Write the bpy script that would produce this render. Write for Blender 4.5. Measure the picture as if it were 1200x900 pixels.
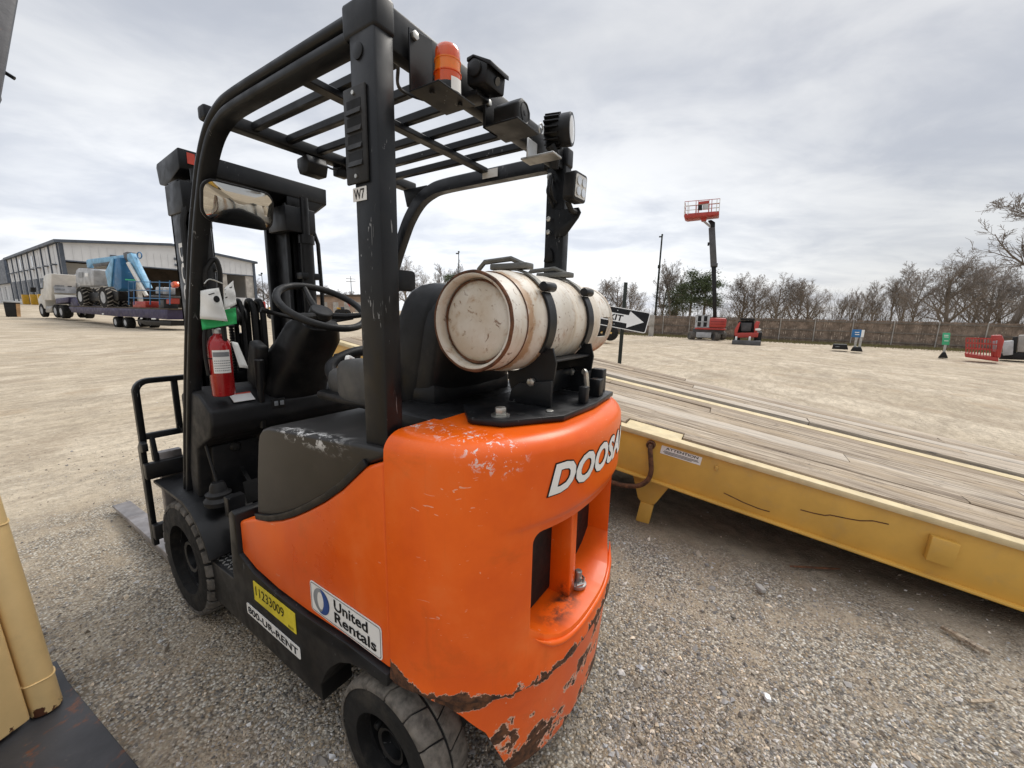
import bpy, bmesh, math, random
import numpy as np
from mathutils import Vector, Matrix, noise as mnoise

random.seed(7); RNG = np.random.default_rng(7)
SC = bpy.context.scene
COL = SC.collection
for _o in list(bpy.data.objects): bpy.data.objects.remove(_o)

# ------------------------------------------------------------------ camera
CP = np.array([-1.10348548, -0.785736201, 1.44345428])
YAW, PITCH, ROLL, FPX = 0.992351893, 0.177101583, -0.0245881222, 464.5044
_cy, _sy, _cp, _sp = math.cos(YAW), math.sin(YAW), math.cos(PITCH), math.sin(PITCH)
_fw = np.array([_sy*_cp, _cy*_cp, -_sp]); _r = np.array([_cy, -_sy, 0.0]); _d = np.cross(_fw, _r)
R_ = _r*math.cos(ROLL)+_d*math.sin(ROLL); D_ = -_r*math.sin(ROLL)+_d*math.cos(ROLL)
cam_d = bpy.data.cameras.new('camera'); cam = bpy.data.objects.new('camera', cam_d); COL.objects.link(cam)
cam_d.sensor_width = 36; cam_d.lens = FPX/1200*36; cam_d.clip_start = 0.05; cam_d.clip_end = 3000
M4 = Matrix(((R_[0], -D_[0], -_fw[0], CP[0]), (R_[1], -D_[1], -_fw[1], CP[1]), (R_[2], -D_[2], -_fw[2], CP[2]), (0, 0, 0, 1)))
cam.matrix_world = M4
SC.camera = cam

# ------------------------------------------------------------------ light, sky, exposure
SUN = Vector((0.60, -0.14, 0.78)).normalized()
SUN_EL = math.asin(SUN.z); SUN_AZ = math.atan2(SUN.x, SUN.y)
SC.view_settings.view_transform = 'Standard'; SC.view_settings.look = 'None'
SC.view_settings.exposure = 0.43; SC.view_settings.gamma = 1.0
sl = bpy.data.lights.new('sun', 'SUN'); sl.energy = 1.5; sl.angle = math.radians(28); sl.color = (1.0, 0.95, 0.88)
so = bpy.data.objects.new('sun', sl); COL.objects.link(so); so.rotation_euler = SUN.to_track_quat('Z', 'Y').to_euler()
W = bpy.data.worlds.new('World'); SC.world = W; W.use_nodes = True
def world_nodes():
    nt = W.node_tree; nt.nodes.clear(); N = nt.nodes; L = nt.links
    out = N.new('ShaderNodeOutputWorld'); bg = N.new('ShaderNodeBackground'); L.new(bg.outputs[0], out.inputs[0])
    sky = N.new('ShaderNodeTexSky'); sky.sky_type = 'NISHITA'; sky.sun_disc = False
    sky.sun_elevation = SUN_EL; sky.sun_rotation = SUN_AZ; sky.air_density = 1.2; sky.dust_density = 2.0
    bg.inputs['Strength'].default_value = 0.10
    tc = N.new('ShaderNodeTexCoord'); sep = N.new('ShaderNodeSeparateXYZ'); L.new(tc.outputs['Generated'], sep.inputs[0])
    def m(op, a, b=None, c=None):
        n = N.new('ShaderNodeMath'); n.operation = op
        for i, v in enumerate((a, b, c)):
            if v is None: continue
            if hasattr(v, 'links'): L.new(v, n.inputs[i])
            else: n.inputs[i].default_value = v
        return n.outputs[0]
    def mr(v, a, b, c, d, s='SMOOTHSTEP'):
        n = N.new('ShaderNodeMapRange'); n.interpolation_type = s; L.new(v, n.inputs[0])
        for i, q in zip((1, 2, 3, 4), (a, b, c, d)): n.inputs[i].default_value = q
        return n.outputs[0]
    z = m('MAXIMUM', sep.outputs[2], 0.0)
    den = m('ADD', z, 0.16)
    cx = m('DIVIDE', sep.outputs[0], den); cy = m('DIVIDE', sep.outputs[1], den)
    # streets of stratus run across the view
    a = 0.55
    u = m('ADD', m('MULTIPLY', cx, math.cos(a)), m('MULTIPLY', cy, math.sin(a)))
    v = m('ADD', m('MULTIPLY', cx, -math.sin(a)), m('MULTIPLY', cy, math.cos(a)))
    comb = N.new('ShaderNodeCombineXYZ'); L.new(m('MULTIPLY', u, 1.0), comb.inputs[0]); L.new(m('MULTIPLY', v, 0.68), comb.inputs[1])
    def noise(scale, det, rough, dist, vec):
        n = N.new('ShaderNodeTexNoise'); n.inputs['Scale'].default_value = scale; n.inputs['Detail'].default_value = det
        n.inputs['Roughness'].default_value = rough; n.inputs['Distortion'].default_value = dist; L.new(vec, n.inputs['Vector']); return n.outputs[0]
    n1 = noise(0.75, 5, 0.55, 0.6, comb.outputs[0]); n2 = noise(2.6, 6, 0.6, 0.4, comb.outputs[0])
    nn = m('ADD', m('MULTIPLY', n1, 0.62), m('MULTIPLY', n2, 0.38))
    f = mr(nn, 0.36, 0.64, 0.0, 1.0)
    ramp = N.new('ShaderNodeMix'); ramp.data_type = 'RGBA'; L.new(f, ramp.inputs[0])
    ramp.inputs[6].default_value = (3.75, 3.95, 4.4, 1); ramp.inputs[7].default_value = (5.8, 5.87, 5.98, 1)
    # thinner, brighter cloud towards one side low down
    gl = (math.sin(0.72), math.cos(0.72))
    dh = m('ADD', m('MULTIPLY', sep.outputs[0], gl[0]), m('MULTIPLY', sep.outputs[1], gl[1]))
    side = mr(dh, 0.45, 1.0, 0.0, 1.0)
    low = mr(sep.outputs[2], 0.0, 0.62, 1.0, 0.0)
    g2 = m('ADD', m('MULTIPLY', m('MULTIPLY', side, low), 0.70), 1.0)
    zen = mr(sep.outputs[2], 0.5, 1.0, 0.0, 1.45)          # an overcast sky is brightest overhead
    g3 = m('ADD', g2, zen)
    sc = N.new('ShaderNodeVectorMath'); sc.operation = 'SCALE'; L.new(ramp.outputs[2], sc.inputs[0]); L.new(g3, sc.inputs['Scale'])
    mx = N.new('ShaderNodeMix'); mx.data_type = 'RGBA'; mx.inputs[0].default_value = 0.92
    L.new(sky.outputs[0], mx.inputs[6]); L.new(sc.outputs[0], mx.inputs[7]); L.new(mx.outputs[2], bg.inputs[0])
world_nodes()

# ------------------------------------------------------------------ helpers
def ray(x, y): return R_*((x-600)/FPX)+D_*((y-450)/FPX)+_fw
def at(x, y, D): return CP+ray(x, y)*D          # the world point D metres deep along a sight line
def sstep(t): t = min(1.0, max(0.0, t)); return t*t*(3-2*t)
TGX, TGY = (float(v) for v in at(145, 384, 28)[:2])      # a shallow dip where the low loader stands
def gz(x, y):                                   # height of the yard
    return -0.26*math.exp(-((x-TGX)**2+(y-TGY)**2)/120)-0.42*sstep((x-9)/19)+0.95*sstep((y-58)/15)*sstep((34-x)/20)
def tag(o, label, cat, group=None, kind=None):
    if label: o['label'] = label
    if cat: o['category'] = cat
    if group: o['group'] = group
    if kind: o['kind'] = kind
    return o
def thing(name, label, cat, loc=(0, 0, 0), rz=0.0, group=None):
    o = bpy.data.objects.new(name, None); COL.objects.link(o); o.empty_display_size = 0.2
    o.location = loc; o.rotation_euler = (0, 0, rz); return tag(o, label, cat, group)

class MB:
    def __init__(s): s.v = []; s.f = []; s.c = []; s.T = None
    def add(s, vs, fs):
        b = len(s.v)
        if s.T is not None: vs = [tuple(s.T @ Vector(v)) for v in vs]
        s.v += [tuple(v) for v in vs]; s.f += [tuple(b+i for i in f) for f in fs]; return s
    def box(s, lo, hi):
        (a, b, c), (d, e, f) = lo, hi
        return s.add([(a, b, c), (d, b, c), (d, e, c), (a, e, c), (a, b, f), (d, b, f), (d, e, f), (a, e, f)],
                     [(0, 3, 2, 1), (4, 5, 6, 7), (0, 1, 5, 4), (1, 2, 6, 5), (2, 3, 7, 6), (3, 0, 4, 7)])
    def obox(s, c, ex, ey, ez):
        c, ex, ey, ez = map(Vector, (c, ex, ey, ez)); vs = []
        for k in (-1, 1):
            for i, j in ((-1, -1), (1, -1), (1, 1), (-1, 1)): vs.append(c+ex*i+ey*j+ez*k)
        return s.add(vs, [(0, 3, 2, 1), (4, 5, 6, 7), (0, 1, 5, 4), (1, 2, 6, 5), (2, 3, 7, 6), (3, 0, 4, 7)])
    def bar(s, p0, p1, w, h, up=(0, 0, 1)):
        p0, p1 = Vector(p0), Vector(p1); d = (p1-p0); L = d.length; d.normalize()
        sd = d.cross(Vector(up))
        if sd.length < 1e-4: sd = d.cross(Vector((0, 1, 0)))
        sd.normalize(); u2 = sd.cross(d)
        return s.obox((p0+p1)/2, d*L/2, sd*w/2, u2*h/2)
    def prism(s, poly, plane, a, b):
        """poly in (p,q); plane 'x' -> (a..b, p, q), 'y' -> (p, a..b, q), 'z' -> (p, q, a..b)"""
        mk = {'x': lambda p, q, t: (t, p, q), 'y': lambda p, q, t: (p, t, q), 'z': lambda p, q, t: (p, q, t)}[plane]
        n = len(poly); vs = [mk(p, q, a) for p, q in poly]+[mk(p, q, b) for p, q in poly]
        fs = [tuple(range(n)), tuple(range(2*n-1, n-1, -1))]+[(i, i+n, (i+1) % n+n, (i+1) % n) for i in range(n)]
        return s.add(vs, fs)
    def cyl(s, p0, p1, r0, r1=None, n=16, cap=True):
        r1 = r0 if r1 is None else r1; p0, p1 = Vector(p0), Vector(p1); d = (p1-p0).normalized()
        a = d.orthogonal().normalized(); b = d.cross(a); vs = []
        for p, r in ((p0, r0), (p1, r1)):
            for i in range(n): t = 2*math.pi*i/n; vs.append(p+a*(r*math.cos(t))+b*(r*math.sin(t)))
        fs = [(i, (i+1) % n, (i+1) % n+n, i+n) for i in range(n)]
        if cap: fs += [tuple(range(n-1, -1, -1)), tuple(range(n, 2*n))]
        return s.add(vs, fs)
    def tube(s, pts, r, n=8, closed=False, prof=None):
        pts = [Vector(p) for p in pts]; m = len(pts); rs = r if isinstance(r, (list, tuple)) else [r]*m
        vs = []; prev = None
        for i, p in enumerate(pts):
            if closed: d = pts[(i+1) % m]-pts[i-1]
            else: d = pts[min(i+1, m-1)]-pts[max(i-1, 0)]
            d.normalize()
            if prev is None: a = d.orthogonal().normalized()
            else:
                a = prev-d*prev.dot(d); a = a.normalized() if a.length > 1e-6 else d.orthogonal().normalized()
            prev = a; b = d.cross(a)
            for k in range(n): t = 2*math.pi*k/n; vs.append(p+a*(rs[i]*math.cos(t))+b*(rs[i]*math.sin(t)))
        fs = []
        for i in range(m if closed else m-1):
            for k in range(n):
                j = (i+1) % m; fs.append((i*n+k, i*n+(k+1) % n, j*n+(k+1) % n, j*n+k))
        if not closed: fs += [tuple(range(n-1, -1, -1)), tuple((m-1)*n+k for k in range(n))]
        return s.add(vs, fs)
    def sweep(s, pts, sec, up):
        """sweep a closed section [(side, up)] along pts in a plane whose normal is `up` cross"""
        pts = [Vector(p) for p in pts]; m = len(pts); n = len(sec); vs = []; sd = Vector(up).normalized()
        for i, p in enumerate(pts):
            d = (pts[min(i+1, m-1)]-pts[max(i-1, 0)]).normalized(); u2 = sd.cross(d).normalized()
            for (a, b) in sec: vs.append(p+sd*a+u2*b)
        fs = [(i*n+k, i*n+(k+1) % n, (i+1)*n+(k+1) % n, (i+1)*n+k) for i in range(m-1) for k in range(n)]
        fs += [tuple(range(n-1, -1, -1)), tuple((m-1)*n+k for k in range(n))]
        return s.add(vs, fs)
    def lathe(s, prof, o, ax, n=32, closed=False):
        """prof [(along, radius)] about axis ax through o"""
        o = Vector(o); ax = Vector(ax).normalized(); a = ax.orthogonal().normalized(); b = ax.cross(a); vs = []; m = len(prof)
        for (t, r) in prof:
            for k in range(n): q = 2*math.pi*k/n; vs.append(o+ax*t+a*(r*math.cos(q))+b*(r*math.sin(q)))
        fs = [(i*n+k, i*n+(k+1) % n, ((i+1) % m)*n+(k+1) % n, ((i+1) % m)*n+k) for i in range(m if closed else m-1) for k in range(n)]
        if not closed:
            if prof[0][1] > 1e-5: fs.append(tuple(range(n-1, -1, -1)))
            if prof[-1][1] > 1e-5: fs.append(tuple((m-1)*n+k for k in range(n)))
        return s.add(vs, fs)
    def build(s, name, mat, parent=None, bevel=0.0, seg=2, sharp=38, smooth=True, label=None):
        me = bpy.data.meshes.new(name); me.from_pydata(s.v, [], s.f)
        bm = bmesh.new(); bm.from_mesh(me)
        bmesh.ops.recalc_face_normals(bm, faces=bm.faces)
        if bevel > 0:
            es = [e for e in bm.edges if len(e.link_faces) == 2 and e.calc_face_angle(0) > math.radians(30)]
            if es: bmesh.ops.bevel(bm, geom=es, offset=bevel, segments=seg, profile=0.5, affect='EDGES', clamp_overlap=True)
        bm.to_mesh(me); bm.free()
        if smooth:
            me.polygons.foreach_set('use_smooth', [True]*len(me.polygons)); me.set_sharp_from_angle(angle=math.radians(sharp))
        return link(name, me, mat, parent, label)
def link(name, me, mat, parent=None, label=None):
    o = bpy.data.objects.new(name, me); COL.objects.link(o)
    if mat is not None: me.materials.append(mat)
    if parent is not None: o.parent = parent
    if label: o['label'] = label
    return o
def bx(name, lo, hi, mat, parent, bevel=0.003, label=None): return MB().box(lo, hi).build(name, mat, parent, bevel, label=label)
def copy_tree(o, parent=None):
    c = o.copy(); COL.objects.link(c)
    if parent is not None: c.parent = parent
    for ch in list(o.children): copy_tree(ch, c)
    return c
def arc(c, r, a0, a1, n, f): return [f(c[0]+r*math.cos(a0+(a1-a0)*i/n), c[1]+r*math.sin(a0+(a1-a0)*i/n)) for i in range(n+1)]
def smooth_path(pts, n=6):
    P = [Vector(p) for p in pts]; out = []
    for i in range(len(P)-1):
        p0, p1, p2, p3 = P[max(i-1, 0)], P[i], P[i+1], P[min(i+2, len(P)-1)]
        for k in range(n):
            t = k/n; out.append(0.5*((2*p1)+(p2-p0)*t+(2*p0-5*p1+4*p2-p3)*t*t+(-p0+3*p1-3*p2+p3)*t**3))
    out.append(P[-1]); return out
def rrect(w, h, r, n=5):
    pts = []
    for cx, cy, a in ((w/2-r, h/2-r, 0), (-w/2+r, h/2-r, 90), (-w/2+r, -h/2+r, 180), (w/2-r, -h/2+r, 270)):
        for k in range(n+1): t = math.radians(a+90*k/n); pts.append((cx+r*math.cos(t), cy+r*math.sin(t)))
    return pts
def plate(mb, pts2, o, ex, ey, th):
    o, ex, ey = Vector(o), Vector(ex).normalized(), Vector(ey).normalized(); n = ex.cross(ey); k = len(pts2)
    vs = [o+ex*p+ey*q for p, q in pts2]+[o+ex*p+ey*q+n*th for p, q in pts2]
    return mb.add(vs, [tuple(range(k-1, -1, -1)), tuple(range(k, 2*k))]+[(i, (i+1) % k, (i+1) % k+k, i+k) for i in range(k)])
def text2d(body, bold=0.0, shear=0.0, spacing=1.0, line=0.85, align='LEFT'):
    cu = bpy.data.curves.new('lettering', 'FONT'); cu.body = body; cu.size = 1; cu.offset = bold; cu.shear = shear
    cu.space_character = spacing; cu.space_line = line; cu.align_x = align; cu.resolution_u = 3
    o = bpy.data.objects.new('lettering', cu); COL.objects.link(o); bpy.context.view_layer.update()
    dg = bpy.context.evaluated_depsgraph_get(); me = bpy.data.meshes.new_from_object(o.evaluated_get(dg))
    v = np.array([tuple(p.co)[:2] for p in me.vertices]); f = [tuple(p.vertices) for p in me.polygons]
    bpy.data.objects.remove(o); bpy.data.curves.remove(cu); bpy.data.meshes.remove(me)
    return v, f
def letters(name, body, mat, parent, o, ex, ey, w, h=None, bold=0.0, shear=0.0, off=0.0012, box=None, **kw):
    """flat print: body fitted into width w (and height h) with lower left corner at o"""
    v, f = text2d(body, bold, shear, **kw); lo, hi = v.min(0), v.max(0); sx = w/(hi[0]-lo[0]); sy = sx if h is None else h/(hi[1]-lo[1])
    o, ex, ey = Vector(o), Vector(ex).normalized(), Vector(ey).normalized(); n = ex.cross(ey)
    mb = MB(); mb.add([o+ex*((p[0]-lo[0])*sx)+ey*((p[1]-lo[1])*sy)+n*off for p in v], f)
    return mb.build(name, mat, parent, smooth=False)

# ------------------------------------------------------------------ materials
class Mat:
    def __init__(s, name, base=(.5, .5, .5), rough=.5, metal=0.0, spec=.5, coat=0.0):
        s.m = bpy.data.materials.new(name); s.m.use_nodes = True; nt = s.m.node_tree; s.N, s.L = nt.nodes, nt.links
        s.b = s.N['Principled BSDF']; s.b.inputs['Base Color'].default_value = (*base, 1); s.b.inputs['Roughness'].default_value = rough
        s.b.inputs['Metallic'].default_value = metal; s.b.inputs['Specular IOR Level'].default_value = spec
        s.b.inputs['Coat Weight'].default_value = coat; s.col = None; s.base = base; s.h = None
        s.tc = s.N.new('ShaderNodeTexCoord').outputs['Object']
    def _set(s, sock, v):
        if hasattr(v, 'links'): s.L.new(v, sock)
        elif isinstance(v, tuple): sock.default_value = (*v, 1) if len(v) == 3 else v
        else: sock.default_value = v
    def math(s, op, a, b=0.0, c=None, clamp=False):
        n = s.N.new('ShaderNodeMath'); n.operation = op; n.use_clamp = clamp; s._set(n.inputs[0], a); s._set(n.inputs[1], b)
        if c is not None: s._set(n.inputs[2], c)
        return n.outputs[0]
    def xyz(s, sc=(1, 1, 1), vec=None, rot=None):
        n = s.N.new('ShaderNodeMapping'); s.L.new(vec or s.tc, n.inputs[0]); n.inputs['Scale'].default_value = sc
        if rot: n.inputs['Rotation'].default_value = rot
        return n.outputs[0]
    def sep(s, vec=None): n = s.N.new('ShaderNodeSeparateXYZ'); s.L.new(vec or s.tc, n.inputs[0]); return n.outputs
    def noise(s, scale, det=4, rough=.55, dist=0.0, vec=None):
        n = s.N.new('ShaderNodeTexNoise'); n.inputs['Scale'].default_value = scale; n.inputs['Detail'].default_value = det
        n.inputs['Roughness'].default_value = rough; n.inputs['Distortion'].default_value = dist; s.L.new(vec or s.tc, n.inputs['Vector']); return n.outputs[0]
    def voro(s, scale, feat='F1', vec=None, out=0):
        n = s.N.new('ShaderNodeTexVoronoi'); n.feature = feat; n.inputs['Scale'].default_value = scale; s.L.new(vec or s.tc, n.inputs['Vector']); return n.outputs[out]
    def mr(s, v, a, b, c=0.0, d=1.0, sm=True):
        n = s.N.new('ShaderNodeMapRange'); n.interpolation_type = 'SMOOTHSTEP' if sm else 'LINEAR'; s._set(n.inputs[0], v)
        for i, q in zip((1, 2, 3, 4), (a, b, c, d)): n.inputs[i].default_value = q
        return n.outputs[0]
    def mix(s, f, a, b, mode='MIX'):
        n = s.N.new('ShaderNodeMix'); n.data_type = 'RGBA'; n.blend_type = mode; s._set(n.inputs[0], f); s._set(n.inputs[6], a); s._set(n.inputs[7], b); return n.outputs[2]
    def over(s, f, c): s.col = s.mix(f, s.col if s.col is not None else s.base, c); return s
    def color(s, c): s.col = c; return s
    def rough(s, v): s._set(s.b.inputs['Roughness'], v); return s
    def bump(s, h, strength=.3, dist=.01):
        n = s.N.new('ShaderNodeBump'); n.inputs['Strength'].default_value = strength; n.inputs['Distance'].default_value = dist; s._set(n.inputs['Height'], h)
        if s.h is not None: s.L.new(s.h, n.inputs['Normal'])
        s.h = n.outputs[0]; return s
    def done(s):
        if s.col is not None: s._set(s.b.inputs['Base Color'], s.col)
        if s.h is not None: s.L.new(s.h, s.b.inputs['Normal'])
        return s.m
def simple(name, base, rough=.5, metal=0.0, var=.25, dirt=None, coat=0.0, bump=0.0, scale=9.0):
    """an even paint or plastic with dust, small tonal drift and fine relief"""
    m = Mat(name, base, rough, metal, spec=.28 if max(base) < .03 else .5, coat=coat); n = m.noise(scale, 5, .6)
    m.color(m.mix(m.mr(n, .3, .7), tuple(c*(1-var) for c in base), tuple(min(1, c*(1+var)) for c in base)))
    if dirt: m.over(m.math('MULTIPLY', m.mr(m.noise(scale*.6, 8, .68), .5, .75), .45), dirt)
    m.rough(m.mr(m.noise(scale*2.2, 4), .3, .7, max(.05, rough-.1), min(1, rough+.12)))
    if bump: m.bump(m.noise(scale*25, 3), bump, .002)
    return m.done()
M = {}
def black_paint(name, base=(.0075, .0082, .0095), scr=.55):
    m = Mat(name, base, .36, spec=.30); m.color(m.mix(m.mr(m.noise(7, 5), .35, .7), tuple(c*.8 for c in base), tuple(c*1.6 for c in base)))
    m.over(m.math('MULTIPLY', m.mr(m.noise(5, 9, .72), .54, .82), .14), (.12, .105, .088))              # dust
    sc = m.math('MULTIPLY', m.mr(m.noise(60, 3, .6, 1.0, m.xyz((1, 1, .25))), .67, .70), m.mr(m.noise(6, 2), .5, .66))
    m.over(m.math('MULTIPLY', sc, scr), (.42, .42, .42))                                             # scuffs down to primer
    m.rough(m.mr(m.noise(14, 4), .3, .7, .28, .52)); return m.done()
M['black'] = black_paint('black_steel_paint'); M['black2'] = black_paint('black_chassis_paint', (.0085, .0085, .009), .35)
M['plastic'] = simple('charcoal_plastic', (.014, .0138, .0135), .45, dirt=(.06, .053, .045), bump=.12, var=.2)
M['plastic2'] = simple('dark_plastic', (.009, .009, .0095), .42, dirt=(.05, .045, .04), bump=.1)
M['cowl'] = simple('dark_cowl_plastic', (.016, .016, .017), .5, dirt=(.06, .055, .048), bump=.12, var=.2)
M['flange'] = simple('sun_bleached_yellow_paint', (.62, .50, .29), .6, dirt=(.38, .30, .19), var=.12)
M['dust_tread'] = simple('clay_dusted_rubber', (.125, .11, .092), .95, dirt=(.32, .27, .21), bump=1.0, scale=30, var=.5)
M['tan_tread'] = simple('dried_mud_rubber', (.24, .215, .18), .95, var=.4, scale=3)
M['vinyl'] = simple('grey_seat_vinyl', (.07, .068, .064), .55, dirt=(.16, .145, .12), bump=.2)
M['rubber'] = simple('worn_rubber', (.012, .0115, .011), .8, dirt=(.09, .077, .06), bump=.4, scale=12)
M['tread'] = simple('dusty_tread_rubber', (.10, .09, .078), .95, dirt=(.22, .185, .145), bump=.8, scale=16, var=.45)
def hood_mat():
    m = Mat('hood_plastic', (.020, .019, .018), .42, spec=.4); m.color(m.mix(m.mr(m.noise(5, 5), .3, .7), (.017, .016, .015), (.027, .025, .023))); x, y, z = m.sep()
    e = m.math('MULTIPLY', m.math('MULTIPLY', m.mr(z, 1.03, 1.06, 0, 1), m.mr(x, -.44, -.475, 0, 1)), m.math('MULTIPLY', m.mr(y, .10, .28, 0, 1), m.mr(y, .56, .44, 0, 1)))
    m.over(m.math('MULTIPLY', e, m.mr(m.noise(34, 6, .7, .6, m.xyz((1, .6, 1))), .50, .58)), (.55, .54, .52)); m.over(m.math('MULTIPLY', m.mr(m.noise(7, 7, .66), .52, .8), .25), (.085, .075, .062)); m.bump(m.noise(220, 2), .15, .001); return m.done()
M['hood'] = hood_mat()
M['hose'] = simple('hose_rubber', (.014, .014, .014), .5)
M['steel'] = simple('galvanised_steel', (.42, .42, .41), .42, .85, dirt=(.25, .2, .15))
M['dullsteel'] = simple('dull_strap_steel', (.17, .168, .155), .5, .7, dirt=(.14, .11, .08))
M['zinc'] = simple('zinc_bolt', (.55, .54, .50), .35, .9)
M['forksteel'] = simple('worn_fork_steel', (.27, .25, .245), .42, .6, dirt=(.20, .13, .09), var=.35)
M['white'] = simple('white_decal', (.78, .77, .74), .5, var=.05, dirt=(.5, .45, .38))
M['ink'] = simple('black_print', (.006, .006, .0065), .6)
M['blue'] = simple('blue_print', (.02, .06, .22), .45)
M['greyprint'] = simple('grey_print', (.22, .23, .24), .45)
M['redprint'] = simple('red_print', (.6, .06, .03), .45)
M['yellowtag'] = simple('yellow_tag', (.68, .55, .03), .55, var=.15, dirt=(.2, .17, .06))
M['red'] = simple('extinguisher_red', (.36, .012, .014), .22, coat=.4, var=.15)
M['paper'] = simple('white_paper', (.78, .78, .75), .75, var=.08)
M['greenpaper'] = simple('green_paper', (.03, .42, .12), .6, var=.15)
M['glass'] = simple('lens_glass', (.62, .60, .55), .12, coat=1.0, var=.1)
M['led'] = simple('led_reflector', (.7, .72, .74), .15, .6)
def amber():
    m = Mat('amber_lens', (.85, .13, .008), .14, coat=.5); zz = m.sep()[2]; m.color(m.mix(m.mr(m.math('ABSOLUTE', m.math('SUBTRACT', zz, 2.006)), .010, .016), (.95, .24, .015), (.78, .10, .004)))
    m.b.inputs['Transmission Weight'].default_value = .25; m.b.inputs['Subsurface Weight'].default_value = .25; m.b.inputs['Subsurface Scale'].default_value = .02
    return m.done()
M['amber'] = amber()
def mirror():
    m = Mat('mirror_glass', (.55, .54, .51), .03, 1.0); m.rough(m.mr(m.noise(40, 4), .4, .7, .015, .09)); return m.done()
M['mirror'] = mirror()
def orange(name, chips):
    m = Mat(name, (.80, .11, .003), .34, spec=.4, coat=.06)
    big = m.noise(3.0, 6, .6)
    m.color(m.mix(m.mr(big, .3, .7), (.72, .088, .002), (.88, .135, .005)))
    x, y, z = m.sep()
    # long thin scratches and rubbed marks showing pale primer
    s1 = m.math('MULTIPLY', m.mr(m.noise(26, 2, .5, 1.6, m.xyz((1, 1, 3.2))), .715, .728), m.mr(m.noise(3.2, 2), .52, .62))
    s2 = m.math('MULTIPLY', m.mr(m.noise(90, 2, .5, .6), .735, .75), m.mr(m.noise(5, 2), .45, .6))
    m.over(m.math('MULTIPLY', m.math('MAXIMUM', s1, s2), .5), (.80, .58, .44))
    # dusty film
    m.over(m.math('MULTIPLY', m.mr(m.noise(6, 8, .65), .5, .78), .12), (.50, .30, .15))
    m.bump(m.noise(7, 3, .5), .12, .012); m.bump(m.noise(160, 2), .05, .001)
    m.over(m.math('MULTIPLY', m.mr(m.noise(4.5, 9, .7, .5), .55, .72), .30), (.46, .085, .006))          # faded and grimy areas
    # dark run-down streaks
    m.over(m.math('MULTIPLY', m.mr(m.noise(30, 5, .6, .2, m.xyz((1, 1, .08))), .58, .8), .22), (.30, .06, .012))
    if chips:
        nz = m.noise(11, 9, .62, .35)
        nb = m.noise(4.3, 5, .6, .3)
        d1 = m.math('ABSOLUTE', m.math('SUBTRACT', z, .452))                                     # along the bumper ridge
        k1 = m.math('ADD', m.math('MULTIPLY', m.mr(d1, .0, .080, .262, -.22, False), 1.0), nz)
        low = m.math('ADD', m.mr(z, .14, .43, .16, .0, False), m.mr(z, .43, .47, .0, -.4, False))                                               # all over the bumper band
        k2 = m.math('ADD', low, m.math('ADD', m.math('MULTIPLY', nz, .55), m.math('MULTIPLY', nb, .45)))
        front = m.math('MULTIPLY', m.mr(y, -.12, -.03, 0, 1), m.mr(z, .62, .44, 0, .30, False))     # by the wheel arch corner
        front = m.math('MULTIPLY', front, m.mr(x, -.3, -.4, 0, 1))
        k = m.math('MAXIMUM', m.math('ADD', k1, front), k2)
        edge = m.mr(k, .617, .628); core = m.mr(k, .630, .641)
        m.over(m.math('MULTIPLY', edge, .8), (.75, .55, .42))
        rust = m.mix(m.mr(m.noise(45, 6, .7), .35, .65), (.030, .014, .008), (.13, .052, .022))
        m.over(core, rust); m.rough(m.mr(core, 0, 1, .33, .85)); m.bump(m.math('SUBTRACT', 1.0, edge), .5, .004)
        st_ = m.math('MULTIPLY', m.mr(z, .60, .56, 0, 1), m.math('MULTIPLY', m.mr(m.math('ABSOLUTE', m.math('ADD', x, .08)), .16, .02, 0, 1), m.mr(m.math('ABSOLUTE', m.math('ADD', y, .32)), .06, .01, 0, 1)))
        m.over(m.math('MULTIPLY', st_, m.mr(m.noise(16, 6, .7), .38, .6)), (.035, .022, .014))           # oily grime on the ledge
        # rubbed white mark on the rear left top corner
        dd = m.math('ADD', m.math('MULTIPLY', m.math('SUBTRACT', x, -.385), m.math('SUBTRACT', x, -.385)), m.math('MULTIPLY', m.math('SUBTRACT', z, 1.125), m.math('SUBTRACT', z, 1.125)))
        m.over(m.math('MULTIPLY', m.mr(dd, .0, .0055, 1, 0), m.mr(m.noise(46, 6, .75, .6), .54, .60)), (.72, .66, .62))
    else: m.rough(m.mr(big, .3, .7, .26, .44))
    return m.done()
M['orange'] = orange('orange_panel_paint', False); M['orange_cw'] = orange('orange_chipped_paint', True)
def tank_paint():
    m = Mat('weathered_cream_paint', (.66, .61, .52), .5)
    m.color(m.mix(m.mr(m.noise(6, 6, .6), .3, .7), (.58, .52, .43), (.74, .71, .64)))
    x, y, z = m.sep()
    def band(c, w, amt): return m.mr(m.math('ABSOLUTE', m.math('SUBTRACT', x, c)), 0.0, w, amt, 0.0, False)
    bs = m.math('MAXIMUM', m.math('MAXIMUM', band(-.172, .016, .34), band(.11, .012, .30)), m.math('MAXIMUM', band(.395, .016, .3), band(-.255, .02, .36)))
    k = m.math('ADD', m.noise(22, 8, .68, .5), bs)
    m.over(m.math('MULTIPLY', m.mr(k, .53, .76), .8), (.36, .19, .075))
    m.over(m.math('MULTIPLY', m.mr(m.noise(34, 7, .68, .8), .585, .66), .85), (.17, .075, .03))
    m.over(m.math('MULTIPLY', m.mr(m.noise(9, 7, .6, .2, m.xyz((1.6, .35, .35))), .46, .72), .5), (.46, .33, .18))
    m.bump(m.noise(60, 4), .15, .002); return m.done()
M['tank'] = tank_paint()
def rust(name, a, b, sc=30):
    m = Mat(name, a, .85); m.color(m.mix(m.mr(m.noise(sc, 8, .7), .35, .65), a, b)); m.bump(m.noise(sc*4, 4), .4, .002); return m.done()
M['rust'] = rust('brown_rust', (.05, .022, .011), (.16, .065, .028))
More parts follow.
